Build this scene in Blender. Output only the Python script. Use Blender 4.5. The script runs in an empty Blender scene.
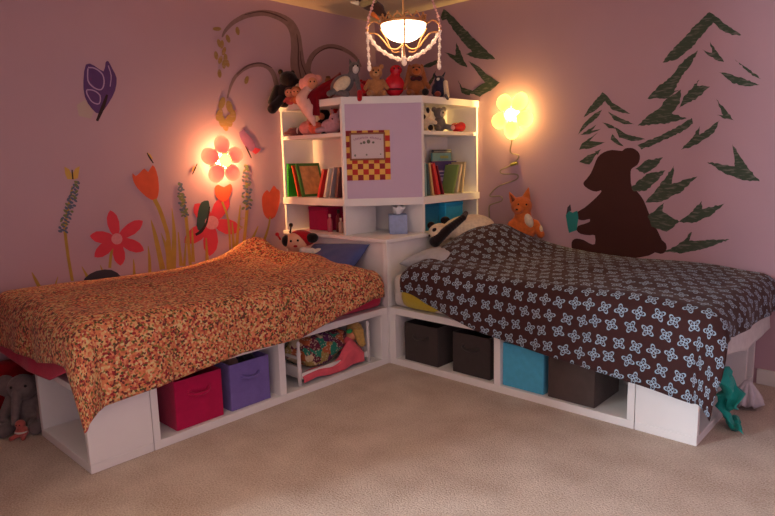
import bpy, bmesh, math, random
from mathutils import Vector, Matrix, Euler, noise
from mathutils.geometry import tessellate_polygon
random.seed(7)
PI = math.pi
SC = bpy.context.scene
COL = SC.collection

# ------------------------------------------------------------------ camera, world, lights, exposure
def look_matrix():
    yaw, pitch, roll = .7478, .155, -.0246
    fh = Vector((-math.sin(yaw), math.cos(yaw), 0)); r = Vector((math.cos(yaw), math.sin(yaw), 0)); z = Vector((0, 0, 1))
    F = fh*math.cos(pitch) - z*math.sin(pitch); U = fh*math.sin(pitch) + z*math.cos(pitch)
    c, s = math.cos(roll), math.sin(roll)
    R = c*r + s*U; U = -s*r + c*U
    m = Matrix.Identity(4)
    for i in range(3):
        m[i][0], m[i][1], m[i][2] = R[i], U[i], -F[i]
    return Matrix.Translation((3.5115, -3.7028, 1.2396)) @ m
cam = bpy.data.cameras.new('camera')
cam.sensor_width = 36; cam.lens = 614.1625/775*36; cam.clip_start = .05
camo = bpy.data.objects.new('camera', cam); COL.objects.link(camo); camo.matrix_world = look_matrix()
SC.camera = camo

def s2l(v):
    v /= 255
    return v/12.92 if v <= .04045 else ((v+.055)/1.055)**2.4
def col(c): return (s2l(c[0]), s2l(c[1]), s2l(c[2]), 1)

w = bpy.data.worlds.new('world'); SC.world = w; w.use_nodes = True
w.node_tree.nodes['Background'].inputs[0].default_value = (.55, .65, .9, 1)
w.node_tree.nodes['Background'].inputs[1].default_value = .05

def area(name, loc, target, sx, sy, power, c):
    l = bpy.data.lights.new(name, 'AREA'); l.shape = 'RECTANGLE'; l.size = sx; l.size_y = sy; l.energy = power; l.color = c
    o = bpy.data.objects.new(name, l); COL.objects.link(o); o.location = loc
    d = Vector(target)-Vector(loc); o.rotation_euler = d.to_track_quat('-Z', 'Y').to_euler()
    return o
# daylight coming through the window in the left wall, partly blocked by the added wall left of the camera
area('window_daylight', (.03, -5.35, 1.45), (2.6, -1.2, .7), 1.45, 1.2, 460, (.74, .87, 1.0))
def point(name, loc, power, c, r):
    l = bpy.data.lights.new(name, 'POINT'); l.energy = power; l.color = c; l.shadow_soft_size = r
    o = bpy.data.objects.new(name, l); COL.objects.link(o); o.location = loc
    return o
point('flower_lamp_bulb_pink', (.035, -1.485, 1.275), 52, (1, .46, .16), .022)
point('flower_lamp_bulb_yellow', (1.285, -.035, 1.53), 32, (1, .60, .17), .022)

SC.view_settings.view_transform = 'Standard'; SC.view_settings.look = 'None'
SC.view_settings.gamma = 1; SC.view_settings.use_curve_mapping = False
SC.view_settings.exposure = 0.0

# ------------------------------------------------------------------ materials
MATS = {}
def mat(name, c=(128, 128, 128), rough=.8, bump=0, bscale=200, var=0, vscale=20, emit=0, ecol=None, metal=0, trans=0, sheen=0, sss=0, spec=.3):
    if name in MATS: return MATS[name]
    m = bpy.data.materials.new(name); m.use_nodes = True; nt = m.node_tree; b = nt.nodes['Principled BSDF']
    b.inputs['Base Color'].default_value = col(c); b.inputs['Roughness'].default_value = rough; b.inputs['Metallic'].default_value = metal
    b.inputs['Specular IOR Level'].default_value = spec
    b.inputs['Transmission Weight'].default_value = trans
    if sheen: b.inputs['Sheen Weight'].default_value = sheen
    if emit:
        b.inputs['Emission Color'].default_value = col(ecol or c); b.inputs['Emission Strength'].default_value = emit
    tc = nt.nodes.new('ShaderNodeTexCoord')
    if var:
        n = nt.nodes.new('ShaderNodeTexNoise'); n.inputs['Scale'].default_value = vscale; n.inputs['Detail'].default_value = 5
        nt.links.new(tc.outputs['Object'], n.inputs['Vector'])
        mx = nt.nodes.new('ShaderNodeMix'); mx.data_type = 'RGBA'
        mx.inputs[6].default_value = col([max(0, v*(1-var)) for v in c]); mx.inputs[7].default_value = col([min(255, v*(1+var)) for v in c])
        nt.links.new(n.outputs['Fac'], mx.inputs[0]); nt.links.new(mx.outputs[2], b.inputs['Base Color'])
    if bump:
        n2 = nt.nodes.new('ShaderNodeTexNoise'); n2.inputs['Scale'].default_value = bscale; n2.inputs['Detail'].default_value = 3
        nt.links.new(tc.outputs['Object'], n2.inputs['Vector'])
        bp = nt.nodes.new('ShaderNodeBump'); bp.inputs['Strength'].default_value = bump; bp.inputs['Distance'].default_value = .004
        nt.links.new(n2.outputs['Fac'], bp.inputs['Height']); nt.links.new(bp.outputs['Normal'], b.inputs['Normal'])
    MATS[name] = m
    return m
def plushm(name, c): return mat('plush_'+name, c, .95, .6, 260, .16, 60, sheen=.25, spec=.1)
def clothm(name, c): return mat('cloth_'+name, c, .9, .35, 300, .08, 30, sheen=.15, spec=.15)

WHITE = mat('white_paint', (236, 233, 230), .45, .05, 40, .02, 8)
WALLM = mat('mauve_wall_paint', (187, 155, 165), .85, .12, 180, .025, 3)
LILAC = mat('lilac_panel_paint', (206, 182, 204), .6, .05, 60, .02, 6)
CEILM = mat('ceiling_paint', (225, 205, 175), .9, .2, 120)
TRIM = mat('trim_paint', (225, 222, 215), .45)

def carpet():
    m = mat('beige_carpet', (186, 162, 140), .97, spec=.05)
    nt = m.node_tree; b = nt.nodes['Principled BSDF']
    tc = nt.nodes.new('ShaderNodeTexCoord')
    n1 = nt.nodes.new('ShaderNodeTexNoise'); n1.inputs['Scale'].default_value = 150; n1.inputs['Detail'].default_value = 4
    n2 = nt.nodes.new('ShaderNodeTexNoise'); n2.inputs['Scale'].default_value = 5; n2.inputs['Detail'].default_value = 5
    for n in (n1, n2): nt.links.new(tc.outputs['Object'], n.inputs['Vector'])
    ad = nt.nodes.new('ShaderNodeMath'); ad.operation = 'ADD'
    ml = nt.nodes.new('ShaderNodeMath'); ml.operation = 'MULTIPLY'; ml.inputs[1].default_value = .55
    nt.links.new(n2.outputs['Fac'], ml.inputs[0]); nt.links.new(n1.outputs['Fac'], ad.inputs[0]); nt.links.new(ml.outputs[0], ad.inputs[1])
    r = nt.nodes.new('ShaderNodeValToRGB'); nt.links.new(ad.outputs[0], r.inputs[0])
    r.color_ramp.elements[0].position = .5; r.color_ramp.elements[0].color = col((172, 150, 134))
    r.color_ramp.elements[1].position = 1.0; r.color_ramp.elements[1].color = col((222, 206, 192))
    nt.links.new(r.outputs[0], b.inputs['Base Color'])
    bp = nt.nodes.new('ShaderNodeBump'); bp.inputs['Strength'].default_value = .6; bp.inputs['Distance'].default_value = .01
    nt.links.new(n1.outputs['Fac'], bp.inputs['Height']); nt.links.new(bp.outputs['Normal'], b.inputs['Normal'])
    return m
CARPET = carpet()

def floral():
    m = mat('orange_floral_cotton', (200, 120, 80), .9, sheen=.1, spec=.1); nt = m.node_tree; b = nt.nodes['Principled BSDF']
    uv = nt.nodes.new('ShaderNodeTexCoord')
    def vor(scale, off):
        mp = nt.nodes.new('ShaderNodeMapping'); mp.inputs['Location'].default_value = (off, off*.7, 0); nt.links.new(uv.outputs['UV'], mp.inputs[0])
        v = nt.nodes.new('ShaderNodeTexVoronoi'); v.voronoi_dimensions = '2D'; v.inputs['Scale'].default_value = scale
        nt.links.new(mp.outputs[0], v.inputs['Vector'])
        s = nt.nodes.new('ShaderNodeSeparateColor'); nt.links.new(v.outputs['Color'], s.inputs[0])
        return v, s
    def ramp(src, stops):
        r = nt.nodes.new('ShaderNodeValToRGB'); r.color_ramp.interpolation = 'CONSTANT'; e = r.color_ramp.elements
        while len(e) < len(stops): e.new(.5)
        for k, (p, c) in enumerate(stops): e[k].position = p; e[k].color = col(c)
        nt.links.new(src, r.inputs[0]); return r
    v1, s1 = vor(118, 0)
    r1 = ramp(s1.outputs[0], [(0, (204, 124, 84)), (.24, (210, 164, 112)), (.42, (188, 102, 74)), (.58, (206, 182, 132)), (.70, (160, 74, 66)), (.80, (132, 112, 62)), (.9, (214, 132, 100))])
    v2, s2 = vor(112, 3.3)
    r2 = ramp(s2.outputs[1], [(0, (104, 52, 50)), (.45, (84, 78, 48)), (.75, (150, 44, 50))])
    lt = nt.nodes.new('ShaderNodeMath'); lt.operation = 'LESS_THAN'; lt.inputs[1].default_value = .24; nt.links.new(s2.outputs[0], lt.inputs[0])
    l2 = nt.nodes.new('ShaderNodeMath'); l2.operation = 'LESS_THAN'; l2.inputs[1].default_value = .75; nt.links.new(v2.outputs['Distance'], l2.inputs[0])
    mu = nt.nodes.new('ShaderNodeMath'); mu.operation = 'MULTIPLY'; nt.links.new(lt.outputs[0], mu.inputs[0]); nt.links.new(l2.outputs[0], mu.inputs[1])
    mx = nt.nodes.new('ShaderNodeMix'); mx.data_type = 'RGBA'
    nt.links.new(mu.outputs[0], mx.inputs[0]); nt.links.new(r1.outputs[0], mx.inputs[6]); nt.links.new(r2.outputs[0], mx.inputs[7])
    nt.links.new(mx.outputs[2], b.inputs['Base Color'])
    return m
FLORAL = floral()

def brownflower():
    m = mat('brown_flower_cotton', (62, 34, 32), .85, sheen=.1, spec=.2); nt = m.node_tree; b = nt.nodes['Principled BSDF']
    def nd(t, **k):
        n = nt.nodes.new(t)
        for a, v in k.items(): setattr(n, a, v)
        return n
    def mt(op, a, bb=None, c=None):
        n = nd('ShaderNodeMath', operation=op)
        for i, v in enumerate((a, bb, c)):
            if v is None: continue
            if isinstance(v, (int, float)): n.inputs[i].default_value = v
            else: nt.links.new(v, n.inputs[i])
        return n.outputs[0]
    tc = nd('ShaderNodeTexCoord'); sx = nd('ShaderNodeSeparateXYZ'); nt.links.new(tc.outputs['UV'], sx.inputs[0])
    S = 1/.075
    u = mt('MULTIPLY', sx.outputs[0], S); v = mt('MULTIPLY', sx.outputs[1], S)
    row = mt('FLOOR', v); par = mt('MODULO', row, 2.0)
    u2 = mt('ADD', u, mt('MULTIPLY', par, .5)); cx = mt('FLOOR', u2)
    wn = nd('ShaderNodeTexWhiteNoise', noise_dimensions='2D'); cb = nd('ShaderNodeCombineXYZ'); nt.links.new(cx, cb.inputs[0]); nt.links.new(row, cb.inputs[1]); nt.links.new(cb.outputs[0], wn.inputs['Vector'])
    jt = nd('ShaderNodeSeparateColor'); nt.links.new(wn.outputs['Color'], jt.inputs[0])
    fx = mt('SUBTRACT', mt('FRACT', u2), mt('ADD', .42, mt('MULTIPLY', jt.outputs[1], .16))); fy = mt('SUBTRACT', mt('FRACT', v), mt('ADD', .42, mt('MULTIPLY', jt.outputs[2], .16)))
    r = mt('SQRT', mt('ADD', mt('MULTIPLY', fx, fx), mt('MULTIPLY', fy, fy)))
    th = mt('ADD', mt('ARCTAN2', fy, fx), mt('MULTIPLY', wn.outputs['Value'], 1.57))
    pet = mt('ABSOLUTE', mt('COSINE', mt('MULTIPLY', th, 2.0)))
    R = mt('ADD', .055, mt('MULTIPLY', mt('POWER', pet, 1.15), .31))
    ring = mt('LESS_THAN', mt('ABSOLUTE', mt('SUBTRACT', r, R)), .044)
    pet2 = mt('ABSOLUTE', mt('SINE', mt('MULTIPLY', th, 2.0)))
    spk = mt('MULTIPLY', mt('GREATER_THAN', pet2, .96), mt('LESS_THAN', r, .22))
    dot = mt('LESS_THAN', r, .06)
    core = mt('MULTIPLY', mt('LESS_THAN', mt('ABSOLUTE', mt('SUBTRACT', r, mt('MULTIPLY', R, .55))), .02), 1.0)
    f = mt('MINIMUM', mt('ADD', mt('ADD', ring, spk), mt('ADD', dot, core)), 1.0)
    mx = nd('ShaderNodeMix', data_type='RGBA'); nt.links.new(f, mx.inputs[0]); mx.inputs[6].default_value = col((60, 33, 32)); mx.inputs[7].default_value = col((150, 174, 192))
    nt.links.new(mx.outputs[2], b.inputs['Base Color'])
    return m
BROWNF = brownflower()

def patch():
    m = mat('patchwork_cotton', (150, 90, 70), .9); nt = m.node_tree; b = nt.nodes['Principled BSDF']
    tc = nt.nodes.new('ShaderNodeTexCoord')
    v = nt.nodes.new('ShaderNodeTexVoronoi'); v.inputs['Scale'].default_value = 17; v.distance = 'CHEBYCHEV'; nt.links.new(tc.outputs['Object'], v.inputs['Vector'])
    s = nt.nodes.new('ShaderNodeSeparateColor'); nt.links.new(v.outputs['Color'], s.inputs[0])
    r = nt.nodes.new('ShaderNodeValToRGB'); r.color_ramp.interpolation = 'CONSTANT'; e = r.color_ramp.elements
    st = [(0, (104, 42, 62)), (.2, (42, 128, 104)), (.36, (178, 96, 58)), (.5, (206, 186, 150)), (.62, (92, 44, 86)), (.78, (160, 140, 80)), (.9, (70, 56, 60))]
    while len(e) < len(st): e.new(.5)
    for k, (p, c) in enumerate(st): e[k].position = p; e[k].color = col(c)
    nt.links.new(s.outputs[0], r.inputs[0])
    v2 = nt.nodes.new('ShaderNodeTexVoronoi'); v2.inputs['Scale'].default_value = 70; nt.links.new(tc.outputs['Object'], v2.inputs['Vector'])
    lt = nt.nodes.new('ShaderNodeMath'); lt.operation = 'LESS_THAN'; lt.inputs[1].default_value = .33; nt.links.new(v2.outputs['Distance'], lt.inputs[0])
    mx = nt.nodes.new('ShaderNodeMix'); mx.data_type = 'RGBA'; mx.inputs[7].default_value = col((222, 206, 180))
    m2 = nt.nodes.new('ShaderNodeMath'); m2.operation = 'MULTIPLY'; m2.inputs[1].default_value = .5; nt.links.new(lt.outputs[0], m2.inputs[0])
    nt.links.new(m2.outputs[0], mx.inputs[0]); nt.links.new(r.outputs[0], mx.inputs[6]); nt.links.new(mx.outputs[2], b.inputs['Base Color'])
    return m
PATCH = patch()

def dry(name, c, wall, thr=.42, sc=38):
    m = mat(name, c, .85); nt = m.node_tree; b = nt.nodes['Principled BSDF']
    tc = nt.nodes.new('ShaderNodeTexCoord'); n = nt.nodes.new('ShaderNodeTexNoise'); n.inputs['Scale'].default_value = sc; n.inputs['Detail'].default_value = 4
    mp = nt.nodes.new('ShaderNodeMapping'); mp.inputs['Rotation'].default_value = (0, math.radians(40), 0); mp.inputs['Scale'].default_value = (.35, .35, 1.6)
    nt.links.new(tc.outputs['Object'], mp.inputs[0]); nt.links.new(mp.outputs[0], n.inputs['Vector'])
    r = nt.nodes.new('ShaderNodeValToRGB'); r.color_ramp.elements[0].position = thr-.06; r.color_ramp.elements[1].position = thr+.08
    nt.links.new(n.outputs['Fac'], r.inputs[0])
    mx = nt.nodes.new('ShaderNodeMix'); mx.data_type = 'RGBA'; nt.links.new(r.outputs[0], mx.inputs[0]); mx.inputs[6].default_value = col(wall); mx.inputs[7].default_value = col(c)
    nt.links.new(mx.outputs[2], b.inputs['Base Color'])
    return m

# ------------------------------------------------------------------ mesh helpers
MW = {}
def link(o, parent, M):
    COL.objects.link(o)
    if parent is not None: o.parent = parent
    MW[o.name] = M
def ob(name, bm, m, parent=None, smooth=False, world=True):
    """one mesh object; world=True: the bmesh is in world coordinates, else in the parent's frame"""
    bmesh.ops.recalc_face_normals(bm, faces=bm.faces[:])
    me = bpy.data.meshes.new(name); bm.to_mesh(me); bm.free()
    for x in (m if isinstance(m, (list, tuple)) else [m]): me.materials.append(x)
    if smooth: me.polygons.foreach_set('use_smooth', [True]*len(me.polygons))
    return obm(name, me, parent, world)
def obm(name, me, parent=None, world=True):
    o = bpy.data.objects.new(name, me)
    M = MW[parent.name] if parent is not None else Matrix.Identity(4)
    if parent is not None and world: me.transform(M.inverted())
    link(o, parent, M)
    return o
def tag(o, label=None, cat=None, group=None, kind=None):
    if label: o['label'] = label
    if cat: o['category'] = cat
    if group: o['group'] = group
    if kind: o['kind'] = kind
    return o
def thing(name, label, cat, loc=(0, 0, 0), rz=0, group=None):
    o = bpy.data.objects.new(name, None); o.empty_display_size = .05
    o.location = loc; o.rotation_euler = (0, 0, rz)
    link(o, None, Matrix.Translation(loc) @ Matrix.Rotation(rz, 4, 'Z'))
    return tag(o, label, cat, group)
def B(): return bmesh.new()
def box(bm, x0, x1, y0, y1, z0, z1, bev=0, M=None, mi=0):
    vs = [bm.verts.new((x, y, z)) for z in (z0, z1) for y in (y0, y1) for x in (x0, x1)]
    fs = [bm.faces.new([vs[i] for i in q]) for q in ((0, 2, 3, 1), (4, 5, 7, 6), (0, 1, 5, 4), (2, 6, 7, 3), (0, 4, 6, 2), (1, 3, 7, 5))]
    for f in fs: f.material_index = mi
    if bev:
        es = list({e for f in fs for e in f.edges})
        r = bmesh.ops.bevel(bm, geom=es, offset=bev, segments=2, profile=.5, affect='EDGES')
        vs = list({v for f in r['faces'] for v in f.verts} | {v for v in vs if v.is_valid})
        for f in r['faces']: f.material_index = mi
    if M: bmesh.ops.transform(bm, matrix=M, verts=[v for v in vs if v.is_valid])
    return bm
def ell(bm, c, r, rot=None, u=20, v=12):
    M = Matrix.Translation(c) @ (Euler(rot).to_matrix().to_4x4() if rot else Matrix.Identity(4)) @ Matrix.Diagonal((r[0], r[1], r[2], 1))
    bmesh.ops.create_uvsphere(bm, u_segments=u, v_segments=v, radius=1, matrix=M); return bm
def cyl(bm, p0, p1, r0, r1, n=12, caps=True):
    p0, p1 = Vector(p0), Vector(p1); d = p1-p0
    M = Matrix.Translation((p0+p1)/2) @ d.to_track_quat('Z', 'Y').to_matrix().to_4x4()
    bmesh.ops.create_cone(bm, cap_ends=caps, segments=n, radius1=r0, radius2=r1, depth=d.length, matrix=M); return bm
def capsule(bm, p0, p1, r0, r1, n=7):
    p0, p1 = Vector(p0), Vector(p1)
    for i in range(n):
        t = i/(n-1); r = r0+(r1-r0)*t
        ell(bm, p0.lerp(p1, t), (r, r, r), None, 14, 8)
    return bm
def lathe(bm, prof, c=(0, 0, 0), n=28, M=None):
    rows = []
    for r, z in prof:
        rows.append([bm.verts.new((c[0]+r*math.cos(2*PI*i/n), c[1]+r*math.sin(2*PI*i/n), c[2]+z)) for i in range(n)])
    for a, b_ in zip(rows, rows[1:]):
        for i in range(n): bm.faces.new((a[i], a[(i+1) % n], b_[(i+1) % n], b_[i]))
    for rr in (rows[0], rows[-1]):
        try: bm.faces.new(rr)
        except Exception: pass
    if M: bmesh.ops.transform(bm, matrix=M, verts=[v for r in rows for v in r])
    return bm
def spline(pts, n=6):
    out = []; N = len(pts); P = [Vector(p) for p in pts]
    for i in range(N-1):
        p0, p1, p2, p3 = P[max(i-1, 0)], P[i], P[i+1], P[min(i+2, N-1)]
        for j in range(n):
            t = j/n
            out.append(.5*((2*p1)+(p2-p0)*t+(2*p0-5*p1+4*p2-p3)*t*t+(3*p1-p0-3*p2+p3)*t**3))
    out.append(P[-1]); return out
def tube(bm, pts, r, n=8, smooth=True, sub=6):
    P = spline(pts, sub) if smooth else [Vector(p) for p in pts]
    rows = []; N = len(P); up = Vector((0, 0, 1)); prev = None
    for i, p in enumerate(P):
        d = (P[min(i+1, N-1)]-P[max(i-1, 0)]).normalized()
        a = d.cross(up if prev is None else prev)
        if prev is None and a.length < .1: a = d.cross(Vector((1, 0, 0)))
        if prev is not None: b_ = (prev - d*prev.dot(d)).normalized(); a = d.cross(b_)
        else: a.normalize(); b_ = a.cross(d)
        prev = b_
        rr = r(i/(N-1)) if callable(r) else r
        rows.append([bm.verts.new(p+(a*math.cos(2*PI*k/n)+b_*math.sin(2*PI*k/n))*rr) for k in range(n)])
    for A, C_ in zip(rows, rows[1:]):
        for k in range(n): bm.faces.new((A[k], A[(k+1) % n], C_[(k+1) % n], C_[k]))
    bm.faces.new(rows[0]); bm.faces.new(rows[-1]); return bm
def prism(bm, poly, z0, z1, mi=0):
    """vertical prism over a plan polygon"""
    a = [bm.verts.new((x, y, z0)) for x, y in poly]; b_ = [bm.verts.new((x, y, z1)) for x, y in poly]
    n = len(poly)
    fs = [bm.faces.new(a[::-1]), bm.faces.new(b_)]+[bm.faces.new((a[i], a[(i+1) % n], b_[(i+1) % n], b_[i])) for i in range(n)]
    for f in fs: f.material_index = mi
    return bm
def panel(bm, p, q, t, z0, z1):
    """upright board from plan point p to q, thickness t to the left of p->q"""
    p, q = Vector(p), Vector(q); d = (q-p).normalized(); nrm = Vector((-d.y, d.x))*t
    return prism(bm, [p, q, q+nrm, p+nrm], z0, z1)
def remeshed(name, bm, m, parent, voxel=.005, iters=2, jitter=0):
    """melt overlapping blobs into one continuous skin"""
    bmesh.ops.recalc_face_normals(bm, faces=bm.faces[:])
    me = bpy.data.meshes.new(name); bm.to_mesh(me); bm.free()
    o = bpy.data.objects.new(name, me); COL.objects.link(o)
    md = o.modifiers.new('r', 'REMESH'); md.mode = 'VOXEL'; md.voxel_size = voxel
    ms = o.modifiers.new('s', 'SMOOTH'); ms.factor = .5; ms.iterations = iters
    dg = bpy.context.evaluated_depsgraph_get()
    new = bpy.data.meshes.new_from_object(o.evaluated_get(dg))
    bpy.data.objects.remove(o); bpy.data.meshes.remove(me)
    new.name = name; new.materials.clear(); new.materials.append(m)
    new.polygons.foreach_set('use_smooth', [True]*len(new.polygons))
    return obm(name, new, parent, world=False)

# ------------------------------------------------------------------ room shell
RX, RY, RH = 4.45, -6.4, 2.3345
def wall(name, poly_boxes):
    bm = B()
    for b_ in poly_boxes: box(bm, *b_)
    return tag(ob(name, bm, WALLM), kind='structure')
fl = B(); box(fl, -.1, RX+.1, RY-.1, .1, -.1, 0)
tag(ob('floor', fl, CARPET), kind='structure')
cl = B(); box(cl, -.1, RX+.1, RY-.1, .1, RH, RH+.1)
tag(ob('ceiling', cl, CEILM), kind='structure')
WY0, WY1, WZ0, WZ1 = -6.10, -4.60, .82, 2.08
wall_left = wall('wall_left', [(-.1, 0, WY1, 0, 0, RH), (-.1, 0, RY, WY0, 0, RH), (-.1, 0, WY0, WY1, 0, WZ0), (-.1, 0, WY0, WY1, WZ1, RH)])
wall_right = wall('wall_right', [(-.1, RX, 0, .1, 0, RH)])
wall('wall_light_blocker', [(0, 1.32, -3.56, -3.44, 0, RH)])  # wall added out of view to keep window daylight off the left bed
wall('wall_back', [(0, RX, RY-.1, RY, 0, RH)])
wall('wall_front', [(RX, RX+.1, RY, 0, 0, RH)])
wf = B()
for b_ in ((WY0, WY0+.05, WZ0, WZ1), (WY1-.05, WY1, WZ0, WZ1), (WY0+.05, WY1-.05, WZ0, WZ0+.05), (WY0+.05, WY1-.05, WZ1-.05, WZ1)): box(wf, -.09, -.02, *b_)
tag(ob('window_1', wf, TRIM), kind='structure')
bb = B(); box(bb, 2.80, RX, -.014, 0, 0, .085, .004); tag(ob('baseboard_right', bb, TRIM), kind='structure')
bb = B(); box(bb, 0, .014, -3.44, -2.83, 0, .085, .004); tag(ob('baseboard_left', bb, TRIM), kind='structure')

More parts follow.
